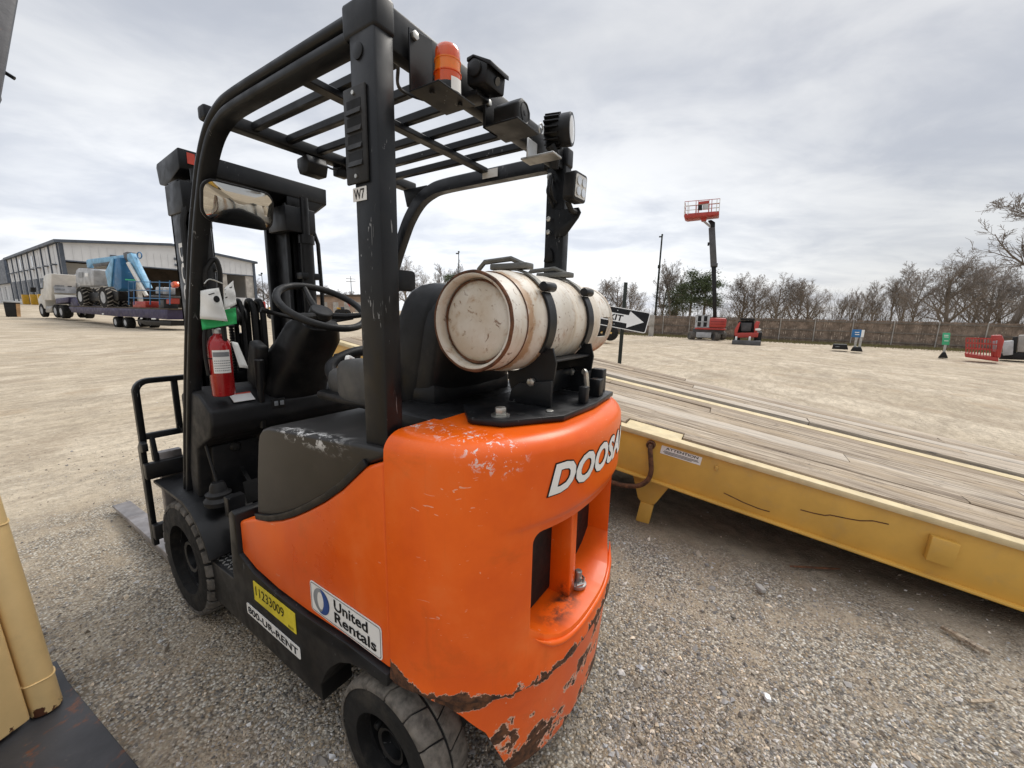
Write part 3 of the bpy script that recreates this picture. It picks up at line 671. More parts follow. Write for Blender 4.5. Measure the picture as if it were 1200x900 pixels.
# ---- overhead guard
PX = .449
def gpost(x0, x1, label):
    g = MB().box((x0, -.008, 1.045), (x1, .080, 2.05)); o = g.build('guard_post', M['black'], FK, .006, 2)
    g = MB().box((x0-.003, -.013, 2.032), (x1+.003, .100, 2.104)); g.build('post_cap', M['black'], o, .009, 3); return o
PL = gpost(-.476, -.424, None); PR = gpost(.448, .500, None)
def louver():
    v = bx('vent_panel', (-.4835, .022, 1.730), (-.476, .100, 1.932), M['plastic'], PL, .004)
    g = MB()
    for i in range(4): g.box((-.4842, .036, 1.766+i*.036), (-.4836, .086, 1.796+i*.036))
    g.build('vent_slot', M['ink'], v)
    g = MB()
    for i in range(4): g.prism([(-.4842, 1.778+i*.036), (-.4885, 1.766+i*.036), (-.4842, 1.766+i*.036)], 'y', .036, .086)
    g.build('louver', M['plastic'], v)
    g = MB()
    for z in (1.745, 1.918): g.cyl((-.483, .061, z), (-.4865, .061, z), .0045, n=10)
    g.build('screw', M['zinc'], v)
louver()
MB().cyl((-.475, .048, 2.0), (-.479, .048, 2.0), .017, n=24).build('cap_plug', M['black'], PL, .001)
d = MB(); plate(d, rrect(.050, .030, .001), (-.4768, .060, 1.708), (0, -1, 0), (0, 0, 1), .001); d = d.build('decal', M['white'], PL, smooth=False)
letters('lettering', 'W7', M['ink'], d, (-.4768, .080, 1.697), (0, -1, 0), (0, 0, 1), .038, .022, bold=.01, off=.0018)
def rail(s, xo):
    """front leg, bend and roof rail in one bent section"""
    cl = [(1.462, .57), (1.350, .93), (1.222, 1.297), (1.078, 1.66), (.972, 1.862), (.915, 1.945), (.845, 2.010), (.765, 2.045), (.67, 2.058), (.40, 2.060), (.09, 2.060)]
    pts = smooth_path([(xo, y, z) for y, z in cl], 6); sec = [(-.021, .030), (-.026, .024), (-.026, .010), (-.022, .005), (-.013, .003), (-.013, -.003), (-.022, -.006), (-.027, -.013), (-.025, -.024), (-.017, -.031), (.014, -.031), (.022, -.024), (.022, .030)]
    if s > 0: sec = [(-a, b) for a, b in sec][::-1]
    return MB().sweep(pts, sec, (1, 0, 0)).build('guard_rail', M['black'], FK, .0, 1, sharp=55)
RL = rail(-1, -.450); RR = rail(1, .474)
MB().prism([(-.432, .985), (-.445, .975), (-.445, .925), (.525, .925), (.525, .985)], 'z', 2.078, 2.122).build('front_crossbar', M['black'], FK, .008, 2)
MB().box((-.424, .004, 2.018), (.448, .046, 2.108)).build('rear_crossbar', M['black'], FK, .008, 2)
MB().box((-.424, .385, 2.068), (.448, .425, 2.088)).build('middle_crossbar', M['black'], FK, .003, 1)
SLM = None
for i in range(6):
    x = -.282+.1275*i
    o = MB().box((x-.013, .05, 2.089), (x+.013, .925, 2.118)).build('slat', M['black'], FK, .004, 1)
# brackets where the right rail meets the mast side
MB().prism([(.78, 2.03), (.93, 1.985), (.955, 2.075), (.78, 2.075)], 'x', .455, .470).build('gusset', M['black'], FK, .004)
d = MB(); plate(d, rrect(.085, .036, .001), (.4465, .373, 2.062), (0, -1, 0), (0, 0, 1), .0012); d = d.build('decal', M['white'], RR, smooth=False)
d2 = MB(); d2.add([(.4460, .415, 2.070), (.4460, .331, 2.070), (.4460, .331, 2.080), (.4460, .415, 2.080)], [(0, 1, 2, 3)]); d2.build('lettering', M['redprint'], d, smooth=False)

# ---- lamps, camera and alarm bolted on the guard
def beacon():
    x, y = -.318, -.070
    br = MB(); br.prism([(-.385, 1.945), (-.312, 1.945), (-.312, 2.085), (-.385, 2.075)], 'y', -.016, -.011); br.box((-.385, -.105, 1.942), (-.258, -.011, 1.946)); br = br.build('beacon_bracket', M['black'], FK, .001, 1)
    MB().lathe([(0, .033), (.016, .033), (.022, .031)], (x, y, 1.946), (0, 0, 1), 28).build('beacon_base', M['plastic2'], br)
    MB().lathe([(0, .031), (.022, .031), (.0225, .033), (.025, .033), (.0255, .0305), (.048, .030), (.0485, .0315), (.051, .0315), (.0515, .0298), (.070, .0292), (.078, .027), (.083, .021), (.085, .0)], (x, y, 1.968), (0, 0, 1), 32).build('beacon_lens', M['amber'], br)
    d = MB(); n = 8; vs = []
    for k in range(n+1):
        a = math.radians(236+52*k/n)
        for z in (1.948, 1.976): vs.append((x+.0338*math.cos(a), y+.0338*math.sin(a), z))
    d.add(vs, [(2*k, 2*k+2, 2*k+3, 2*k+1) for k in range(n)]); d.build('decal', M['white'], br)
    g = MB(); g.cyl((-.372, -.016, 2.062), (-.372, -.024, 2.062), .010, n=6); g.build('bolt', M['zinc'], br, .001)
    g = MB()
    for p in ((-.360, -.06, 1.942), (-.285, -.08, 1.942)): g.cyl(p, (p[0], p[1], 1.937), .006, n=12)
    g.build('stud', M['plastic2'], br)
beacon()
def rear_camera():
    o = MB(); o.prism([(-.085, 2.030), (-.02, 2.040), (-.02, 2.095), (-.045, 2.102), (-.090, 2.075)], 'x', -.190, -.105); c = o.build('rear_camera', M['plastic2'], FK, .006)
    v = MB().prism([(-.100, 2.078), (-.042, 2.108), (-.02, 2.106), (-.02, 2.096), (-.044, 2.101), (-.100, 2.066)], 'x', -.190, -.105).build('visor', M['plastic2'], c, .002)
    MB().cyl((-.190, -.052, 2.070), (-.197, -.052, 2.070), .019, n=20).build('pivot', M['plastic'], c, .002)
    MB().cyl((-.145, -.086, 2.052), (-.145, -.091, 2.050), .010, n=16).build('lens', M['window'], c)
    bx('foot', (-.175, -.045, 2.02), (-.12, .01, 2.034), M['black'], c, .002)
rear_camera()
def alarm():
    br = MB().box((-.098, -.014, 1.972), (-.03, -.005, 2.055)).box((-.098, -.126, 1.972), (.022, -.005, 1.977)).build('alarm_bracket', M['black'], FK, .001, 1)
    pts = [(-.048, -.038), (.048, -.038), (.048, .018), (.022, .040), (-.022, .040), (-.048, .018)]
    o = MB(); plate(o, pts, (.0, -.03, 2.019), (1, -.25, 0), (0, 0, 1), -.0); o = MB()
    ex = Vector((.995, .1, 0)); n = Vector((.1, -.995, 0)); c = Vector((-.042, -.024, 2.014))
    vs = []
    for k, q in ((0, .74), (.068, .82), (.085, .82)):
        for a, b in pts: vs.append(c+ex*(a*q)+Vector((0, 0, 1))*(b*q)+n*k)
    m = 6; fs = [(i*m+k, i*m+(k+1) % m, (i+1)*m+(k+1) % m, (i+1)*m+k) for i in range(2) for k in range(m)]+[tuple(range(m)), tuple(range(2*m, 3*m))]
    o.add(vs, fs); al = o.build('backup_alarm', M['plastic'], FK, .005)
    MB().lathe([(.080, .027), (.087, .027), (.084, .024), (.081, .010), (.0865, .007), (.087, 0)], tuple(c), tuple(n), 26).build('horn_mouth', M['plastic2'], al)
    g = MB(); g.cyl((-.085, -.014, 2.04), (-.085, -.022, 2.04), .009, n=6); g.build('bolt', M['zinc'], br, .001)
alarm()
def round_lamp():
    c = Vector((.262, -.050, 2.082)); ax = Vector((.24, -.96, .0)).normalized()
    br = MB().box((.098, -.135, 1.945), (.160, -.012, 1.952)).box((.098, -.040, 1.945), (.160, -.034, 2.01)).build('lamp_bracket', M['steel'], FK, .002, 1)
    o = MB().lathe([(-.035, 0), (-.035, .026), (-.030, .032), (0, .046), (.030, .052), (.058, .053), (.062, .051), (.062, .046)], tuple(c), tuple(ax), 36).build('round_work_lamp', M['plastic2'], FK)
    g = MB(); e1 = ax.orthogonal().normalized(); e2 = ax.cross(e1)
    for k in range(18):
        a = k*2*math.pi/18; u = e1*math.cos(a)+e2*math.sin(a); g.obox(c+u*.047-ax*.004, u*.010, ax.cross(u)*.0022, ax*.026)
    g.build('cooling_fin', M['plastic2'], o)
    MB().lathe([(.066, .0), (.064, .030), (.061, .048)], tuple(c), tuple(ax), 32).build('lens', M['glass'], o)
    MB().tube(smooth_path([c-Vector((.03, .0, .055)), c-Vector((.01, .01, .085)), c-Vector((-.005, .0, .12))]), .016, 8).build('lamp_stem', M['plastic2'], o)
    MB().tube([(.155+.014*math.cos(t), -.055, 2.05+.016*math.sin(t)) for t in np.linspace(-1, 4.2, 14)], .003, 6).build('loop', M['steel'], br)
round_lamp()
def square_lamp():
    c = Vector((.352, -.075, 1.912)); n = Vector((-.08, -1, -.05)).normalized(); ex = Vector((0, 0, 1)).cross(n).normalized(); ey = n.cross(ex)
    o = MB(); plate(o, rrect(.098, .098, .014), c, ex, ey, .045); o = o.build('square_work_lamp', M['plastic2'], FK, .004)
    d = MB(); plate(d, rrect(.078, .078, .008), c+n*.0455, ex, ey, .002); d.build('lens', M['glass'], o)
    g = MB()
    for i in (-1, 1):
        for j in (-1, 1): g.lathe([(0, .004), (.003, .015)], tuple(c+n*.048+ex*(.018*i)+ey*(.018*j)), tuple(n), 14)
    g.build('reflector', M['led'], o)
    b = MB().prism([(-.02, 1.76), (.03, 1.76), (.03, 1.865), (-.075, 1.865), (-.085, 1.845), (-.075, 1.825)], 'x', .438, .447).build('lamp_bracket', M['black'], FK, .002)
    MB().tube([(.440, -.065, 1.845), (.40, -.062, 1.846), (.365, -.06, 1.875)], .011, 8).build('lamp_stem', M['plastic2'], b)
    g = MB()
    for z in (1.832, 1.78): g.cyl((.437, .055, z), (.428, .055, z), .011, n=6)
    g.cyl((.447, .062, 2.0), (.438, .062, 2.0), .013, n=18); g.build('bolt', M['zinc'], PR, .001)
    MB().prism([(.030, 1.66), (.072, 1.66), (.066, 1.70), (.056, 1.718), (.044, 1.718), (.034, 1.70)], 'x', .430, .447).build('cable_boss', M['plastic2'], PR, .004)
    MB().tube(smooth_path([(.43, .045, 2.0), (.40, .03, 1.97), (.395, .03, 1.935), (.425, .035, 1.91), (.447, .03, 1.895)]), .006, 7).build('cable', M['hose'], PR)
    MB().tube(smooth_path([(.44, .06, 2.0), (.415, .05, 1.965), (.405, .05, 1.93), (.43, .045, 1.90), (.447, .045, 1.88)]), .006, 7).build('cable', M['hose'], PR)
square_lamp()
def front_lamps():
    for x, y, z in ((-.045, .955, 2.045), (.10, .97, 2.06)):
        o = MB(); o.prism([(y-.03, z-.042), (y+.03, z-.042), (y+.045, z-.012), (y+.045, z+.022), (y-.03, z+.030), (y-.045, z)], 'x', x-.045, x+.045) if x < 0 else o.box((x-.03, y-.02, z-.02), (x+.03, y+.02, z+.025))
        o = o.build('front_work_lamp', M['plastic2'], FK, .006); bx('bracket', (x-.012, y-.005, z+.02), (x+.012, y+.012, z+.04), M['steel'], o, .001)
    MB().tube(smooth_path([(-.02, .95, 2.07), (.03, .93, 2.05), (.08, .94, 2.075)]), .004, 6).build('cable', M['hose'], FK)
front_lamps()
# cable along the slats
MB().tube(smooth_path([(-.36, .05, 2.06), (-.30, .12, 2.07), (-.22, .2, 2.072), (-.13, .16, 2.07), (-.15, .05, 2.065)]), .005, 6).build('cable', M['hose'], FK)
# blue/right mirror hanging at the far right front leg
o = MB(); plate(o, rrect(.16, .11, .02), (.40, .93, 1.60), (1, -.3, 0), (0, 0, 1), .018); o.build('mirror', M['plastic2'], FK, .004)

# ---- rear view mirror on the left front leg
def rear_mirror():
    c = Vector((-.370, .90, 1.803)); n = Vector((0, -1, -.258)).normalized(); ex = Vector((1, 0, 0)); ex = (ex-n*ex.dot(n)).normalized(); ey = n.cross(ex)
    o = MB(); plate(o, rrect(.238, .142, .042), c-n*.012, ex, ey, .012); o = o.build('rear_view_mirror', M['plastic2'], FK, .003)
    # slightly domed glass
    pts = rrect(.224, .128, .038, 6); m = len(pts); vs = []; rings = 7
    for k in range(rings):
        q = 1-k/rings
        for a, b in pts: vs.append(c+ex*(a*q)+ey*(b*q)+n*(.002+.007*(1-q*q)))
    fs = [(k*m+i, k*m+(i+1) % m, (k+1)*m+(i+1) % m, (k+1)*m+i) for k in range(rings-1) for i in range(m)]; vs.append(c+n*.009); fs += [((rings-1)*m+i, (rings-1)*m+(i+1) % m, rings*m) for i in range(m)]
    MB().add(vs, fs).build('mirror_glass', M['mirror'], o, sharp=80)
    MB().tube(smooth_path([(-.455, .985, 1.84), (-.44, .945, 1.83), tuple(c+ex*-.08-n*.01)]), .009, 8).build('mirror_arm', M['black'], o)
rear_mirror()

# ---- gas bottle cradle
def cradle():
    cy, cz, R = -.085, 1.417, .152
    pl = MB().prism([(-.31, -.13), (-.31, -.150), (-.285, -.225), (-.13, -.325), (.075, -.335), (.30, -.315), (.33, -.20), (.33, -.02), (-.2, -.02)], 'z', 1.152, 1.168).build('cradle_plate', M['black'], FK, .003)
    MB().lathe([(0, .026), (.004, .026), (.004, .020)], (-.245, -.190, 1.168), (0, 0, 1), 20).build('washer', M['zinc'], pl)
    MB().cyl((-.245, -.190, 1.172), (-.245, -.190, 1.192), .0165, n=6).build('bolt', M['zinc'], pl, .002)
    g = MB(); g.cyl((-.195, -.225, 1.1685), (-.195, -.225, 1.1692), .013, n=18); g.build('hole', M['ink'], pl)
    MB().cyl((-.12, -.275, 1.168), (-.12, -.275, 1.173), .012, n=6).build('bolt', M['zinc'], pl, .001)
    for x in (-.062, .225):
        pts = [(cy-.11, 1.169), (cy-.035, 1.169), (cy-.012, 1.225), (cy-.005, 1.262)]
        pts += [(cy+R*1.012*math.cos(a), cz+R*1.012*math.sin(a)) for a in np.linspace(math.radians(-90), math.radians(-150), 12)]
        pts += [(cy-.163, 1.345), (cy-.176, 1.300), (cy-.170, 1.25), (cy-.16, 1.169)]
        MB().prism(pts, 'x', x-.004, x+.004).build('cradle_plate_side', M['black'], FK, .0015, 1)
        MB().prism([(cy-.17, 1.169), (cy-.02, 1.169), (cy-.03, 1.21), (cy-.06, 1.232), (cy-.17, 1.25)], 'x', x-.018, x-.006).build('lug', M['black'], FK, .002)
        MB().cyl((x-.006, cy-.10, 1.238), (x-.022, cy-.10, 1.238), .014, n=6).build('bolt', M['zinc'], FK, .002)
        # steel band over the cylinder
        a0, a1 = math.radians(214), math.radians(66); ps = []
        for a in np.linspace(a0, math.radians(146), 14): ps.append((x, cy+(R+.005)*math.cos(a), cz+(R+.005)*math.sin(a)))
        st = MB().sweep(ps, [(-.022, -.004), (.022, -.004), (.022, .004), (-.022, .004)], (1, 0, 0)).build('strap', M['black'], FK, .001, 1)
        p = Vector(ps[-1]); ps2 = []
        for a in np.linspace(math.radians(138), math.radians(20), 14): ps2.append((x, cy+(R+.006)*math.cos(a), cz+(R+.006)*math.sin(a)))
        MB().cyl(p+Vector((-.028, -.006, .016)), p+Vector((.034, -.006, .016)), .014, n=16).build('hinge', M['black'], st, .002)
        MB().sweep(ps2, [(-.014, -.003), (.014, -.003), (.014, .003), (-.014, .003)], (1, 0, 0)).build('upper_band', M['dullsteel'], st, .001, 1)
        bx('clasp', (x-.020, cy-.075, cz+R+.004), (x+.022, cy+.06, cz+R+.022), M['dullsteel'], st, .004)
        MB().tube([(x, cy-.06, cz+R+.015), (x-.005, cy-.01, cz+R+.036), (x-.005, cy+.09, cz+R+.030), (x-.004, cy+.115, cz+R+.008)], .008, 6).build('latch_lever', M['dullsteel'], st)
    MB().box((-.05, cy-.165, 1.300), (.215, cy-.10, 1.306)).box((-.05, cy-.10, 1.185), (.215, cy-.09, 1.255)).build('cradle_bridge', M['black'], FK, .002)
    bx('stop', (.035, -.318, 1.168), (.062, -.292, 1.222), M['black'], FK, .003); bx('stop', (.165, -.312, 1.168), (.205, -.270, 1.228), M['black'], FK, .003)
    bx('stop', (.262, -.285, 1.168), (.300, -.235, 1.250), M['black'], FK, .003)
    g = MB().tube(smooth_path([(.075, -.285, 1.178), (.10, -.292, 1.195), (.095, -.288, 1.255), (.085, -.285, 1.262)]), .009, 8); g.build('pin_handle', M['zinc'], FK)
    MB().tube(smooth_path([(.0, -.18, 1.20), (.01, -.2, 1.215), (.015, -.19, 1.235)]), .005, 6).build('latch', M['rust'], FK)
cradle()

# ---- gas cylinder (lifts out of its cradle)
def gas_cylinder():
    y, z = -.085, 1.417
    T = thing('gas_cylinder', 'rust stained cream white gas cylinder strapped across the back of the forklift', 'gas cylinder', (.1, y, z))
    o = (-.1, 0, 0); ax = (1, 0, 0)
    MB().lathe([(-.226, 0), (-.225, .06), (-.222, .098), (-.214, .112), (-.198, .121), (-.180, .129), (-.166, .134), (-.150, .142), (-.120, .150), (-.095, .1515), (.104, .1515), (.106, .1532), (.114, .1532), (.116, .1515), (.315, .1515), (.345, .147), (.375, .134), (.398, .108), (.41, .07), (.415, 0)], o, ax, 56).build('shell', M['tank'], T, sharp=60)
    r = MB().lathe([(-.150, .1425), (-.165, .1385), (-.236, .1385), (-.243, .136), (-.246, .130), (-.243, .124), (-.236, .122), (-.205, .1205)], o, ax, 56).build('foot_ring', M['tank'], T, sharp=60)
    g = MB(); V = []
    for k in range(120):
        t = 2*math.pi*k/120; V.append(.0045*mnoise.noise((math.cos(t)*3, math.sin(t)*3, 2)))
    pts = lambda rr, xx: [(-.1+xx-abs(V[k])*.4, (rr+V[k]*.5)*math.cos(2*math.pi*k/120), (rr+V[k]*.5)*math.sin(2*math.pi*k/120)) for k in range(120)]
    g.tube(pts(.1335, -.241), .0058, 7, True); g.build('rusty_rim', M['rust'], r)
    MB().tube([(-.1-.172, .1405*math.cos(t), .1405*math.sin(t)) for t in np.linspace(0, 2*math.pi, 60)[:-1]], .0018, 6, True).build('weld_seam', M['rust'], T)
    MB().tube([(-.1-.214-.001*math.sin(7*t), .1145*math.cos(t), .1145*math.sin(t)) for t in np.linspace(0, 2*math.pi, 60)[:-1]], [.0025+.002*abs(math.sin(1.5*t+1)) for t in np.linspace(0, 2*math.pi, 60)[:-1]], 6, True).build('weld_seam', M['rust'], T)
    # valve guard: a ring carried on two curved webs with open windows between
    c = MB()
    def web(a0, a1, x0, x1, R=.132, n=14):
        vs = []
        for k in range(n+1):
            a = math.radians(a0+(a1-a0)*k/n)
            for rr, xx in ((R, x0), (R+.004, x0), (R+.004, x1), (R, x1)): vs.append((-.1+xx, rr*math.cos(a), rr*math.sin(a)))
        c.add(vs, [(k*4+j, k*4+(j+1) % 4, (k+1)*4+(j+1) % 4, (k+1)*4+j) for k in range(n) for j in range(4)]+[(0, 1, 2, 3), tuple(n*4+j for j in (3, 2, 1, 0))])
    web(100, 172, .355, .485); web(300, 395, .355, .485); web(205, 250, .355, .485); web(0, 360, .472, .492)
    cg = c.build('valve_collar', M['tank'], T, .001, 1)
    MB().tube([(-.1+.490, .135*math.cos(t), .135*math.sin(t)) for t in np.linspace(0, 2*math.pi, 50)[:-1]], .0075, 8, True).build('rolled_rim', M['tank'], cg)
    v = MB().lathe([(0, .028), (.03, .028), (.032, .02), (.06, .02), (.062, .03), (.08, .03)], (.31, 0, 0), ax, 14).build('valve', M['zinc'], T)
    MB().cyl((.35, 0, 0), (.35, .07, .01), .012, n=10).build('outlet', M['zinc'], v)
    MB().tube(smooth_path([(.35, .07, .01), (.40, .12, -.05), (.33, .2, -.2), (.1, .25, -.26)]), .011, 8).build('hose', M['hose'], v)
gas_cylinder()

# ---- seat
def seat():
    def blob(name, c, hs, ex, mat, tilt=0.0, n=24, parent=FK):
        vs = []; m = n//2
        for i in range(m+1):
            v = -math.pi/2+math.pi*i/m
            for k in range(n):
                u = 2*math.pi*k/n; f = lambda q: math.copysign(abs(q)**ex, q)
                x, y, z = hs[0]*f(math.cos(v))*f(math.cos(u)), hs[1]*f(math.cos(v))*f(math.sin(u)), hs[2]*f(math.sin(v))
                y, z = y*math.cos(tilt)-z*math.sin(tilt), y*math.sin(tilt)+z*math.cos(tilt); vs.append((c[0]+x, c[1]+y, c[2]+z))
        fs = [(i*n+k, i*n+(k+1) % n, (i+1)*n+(k+1) % n, (i+1)*n+k) for i in range(m) for k in range(n)]
        return MB().add(vs, fs).build(name, mat, parent, sharp=70)
    bk = blob('seat_backrest', (.015, .215, 1.285), (.235, .095, .255), .5, M['plastic2'], .20)
    blob('backrest_shell', (.015, .150, 1.265), (.225, .075, .235), .42, M['plastic2'], .20, parent=bk)
    bx('backrest_base', (-.21, .09, 1.12), (.23, .25, 1.22), M['plastic2'], FK, .03)
    cs = blob('seat_cushion', (-.0, .46, 1.165), (.25, .23, .062), .45, M['vinyl'])
    blob('cushion_bolster', (-.225, .40, 1.185), (.048, .14, .085), .5, M['vinyl'], parent=cs)
    blob('cushion_bolster', (.225, .42, 1.185), (.05, .20, .07), .5, M['vinyl'], parent=cs)
    bx('seat_pan', (-.27, .22, 1.10), (.27, .66, 1.135), M['plastic2'], FK, .015)
    MB().tube(smooth_path([(-.19, .66, 1.16), (-.17, .70, 1.22), (-.05, .71, 1.262), (.1, .70, 1.265)]), .022, 10).build('armrest', M['plastic2'], FK)
    bx('belt_buckle', (-.215, .52, 1.205), (-.185, .56, 1.25), M['redprint'], FK, .004)
    MB().tube(smooth_path([(-.20, .55, 1.25), (-.19, .56, 1.262), (-.16, .57, 1.25)]), .009, 8).build('belt', M['white'], FK)
seat()

# ---- cowl, column, steering wheel, pedals
def cowl():
    MB().prism([(1.10, 1.015), (1.20, 1.075), (1.34, 1.085), (1.40, 1.05), (1.40, .5), (1.34, .5), (1.28, .82), (1.13, .90), (1.10, .95)], 'x', -.465, .44).build('dash_cowl', M['cowl'], FK, .012, 3)
    MB().prism([(1.26, .82), (1.38, .84), (1.40, .46), (1.25, .46)], 'x', -.42, .42).build('lower_cowl', M['plastic2'], FK, .01)
    d = MB(); plate(d, rrect(.085, .055, .002), (-.325, 1.142, 1.050), (1, 0, 0), (0, .86, .51), .0015); d = d.build('decal', M['white'], FK, smooth=False)
    b = MB(); b.add([(-.367, 1.1575, 1.0625), (-.283, 1.1575, 1.0625), (-.283, 1.163, 1.0665), (-.367, 1.163, 1.0665)], [(0, 1, 2, 3)]); b.build('lettering', M['redprint'], d, smooth=False)
    MB().lathe([(0, .012), (.17, .014), (.20, .020), (.31, .021), (.315, .016)], (-.262, 1.12, .90), (.02, -.02, 1), 18).build('brake_lever', M['plastic2'], FK)
    s = bx('switch_plate', (-.225, 1.095, .985), (-.165, 1.105, 1.03), M['plastic'], FK, .004)
    g = MB()
    for x in (-.208, -.182): g.box((x-.008, 1.090, .997), (x+.008, 1.095, 1.018))
    g.build('switch', M['greyprint'], s, .001)
    MB().lathe([(0, .012), (.004, .020), (.014, .022), (.022, .016), (.024, 0)], (-.33, 1.262, .80), (0, -1, .1), 16).build('dash_knob', M['plastic'], FK)
    bx('hazard_label', (-.318, 1.252, .842), (-.300, 1.2535, .868), M['swhite'], FK, .0)
    for x in (-.31, -.10):
        p = MB(); p.obox((x, 1.16, .60), (.035, 0, 0), (0, .012, .05), (0, .004, -.001)); p = p.build('pedal', M['rubber'], FK, .004); MB().bar((x, 1.17, .62), (x, 1.30, .72), .018, .012).build('pedal_arm', M['black2'], p)
    MB().lathe([(0, .055), (.02, .058), (.035, .045), (.05, .05), (.06, .034), (.085, .03), (.10, .022)], (-.432, 1.20, .575), (0, 0, 1), 20).build('lever_boot', M['cowl'], FK)
    MB().tube([(-.432, 1.20, .66), (-.44, 1.24, .80), (-.445, 1.27, .90)], .006, 6).build('lever_rod', M['black2'], FK)
    bx('side_kick_plate', (-.465, 1.02, .57), (-.40, 1.06, .66), M['black2'], FK, .004)
cowl()
def column():
    o = MB(); secs = [((-.075, 1.30, .86), (.17, .13)), ((-.075, 1.24, 1.02), (.165, .14)), ((-.07, 1.17, 1.14), (.145, .13)), ((-.065, 1.08, 1.25), (.115, .11)), ((-.06, 1.005, 1.33), (.112, .10)), ((-.06, .955, 1.385), (.085, .07))]
    vs = []; n = 24
    for (c, (a, b)) in secs:
        for k in range(n):
            t = 2*math.pi*k/n; f = lambda q: math.copysign(abs(q)**.6, q); vs.append((c[0]+a*f(math.cos(t)), c[1]+b*f(math.sin(t))*.72, c[2]+b*f(math.sin(t))*.55))
    fs = [(i*n+k, i*n+(k+1) % n, (i+1)*n+(k+1) % n, (i+1)*n+k) for i in range(len(secs)-1) for k in range(n)]+[tuple(range(n)), tuple(range((len(secs)-1)*n, len(secs)*n))]
    o.add(vs, fs); col = o.build('steering_column', M['plastic2'], FK, sharp=60)
    MB().prism([(1.11, 1.27), (1.19, 1.30), (1.25, 1.10), (1.16, 1.06)], 'x', -.262, -.205).build('column_side', M['plastic'], col, .02, 3)
    c = Vector((-.055, .925, 1.452)); n = Vector((.0, -.50, .865)).normalized(); ex = Vector((1, 0, 0)); ey = n.cross(ex); R = .183
    sw = MB().tube([c+ex*(R*math.cos(t))+ey*(R*math.sin(t)) for t in np.linspace(0, 2*math.pi, 61)[:-1]], .0155, 12, True).build('steering_wheel', M['plastic'], FK)
    MB().lathe([(-.045, .040), (-.030, .050), (-.008, .048), (-.004, .044), (0, .0)], tuple(c+n*-.012), tuple(n), 30).build('hub', M['plastic'], sw)
    for a in (88, 205, -22):
        t = math.radians(a); d = ex*math.cos(t)+ey*math.sin(t); p0, p1, p2 = c+d*.03-n*.042, c+d*.11-n*.026, c+d*R
        MB().tube([p0, p1, p2], [.017, .014, .0115], 8).build('spoke', M['plastic'], sw)
    MB().tube(smooth_path([tuple(c-n*.08+ex*-.05), tuple(c-n*.06+ex*-.16+ey*.02), tuple(c-n*.045+ex*-.235+ey*.04)]), [.007]*6+[.009]*4+[.011]*3, 8).build('direction_lever', M['plastic2'], FK)
    MB().tube(smooth_path([tuple(c-n*.08+ex*.06), tuple(c-n*.06+ex*.17)]), .008, 8).build('indicator_stalk', M['plastic2'], FK)
    for i in range(3):
        x = .12+i*.06; h = MB().tube([(x, 1.16, 1.05), (x-.01, 1.10, 1.18)], .008, 8).build('hydraulic_lever', M['black2'], FK); MB().lathe([(0, .010), (.02, .018), (.04, .018), (.05, .0)], (x-.01, 1.10, 1.17), (0, -.3, 1), 14).build('lever_knob', M['plastic2'], h)
column()

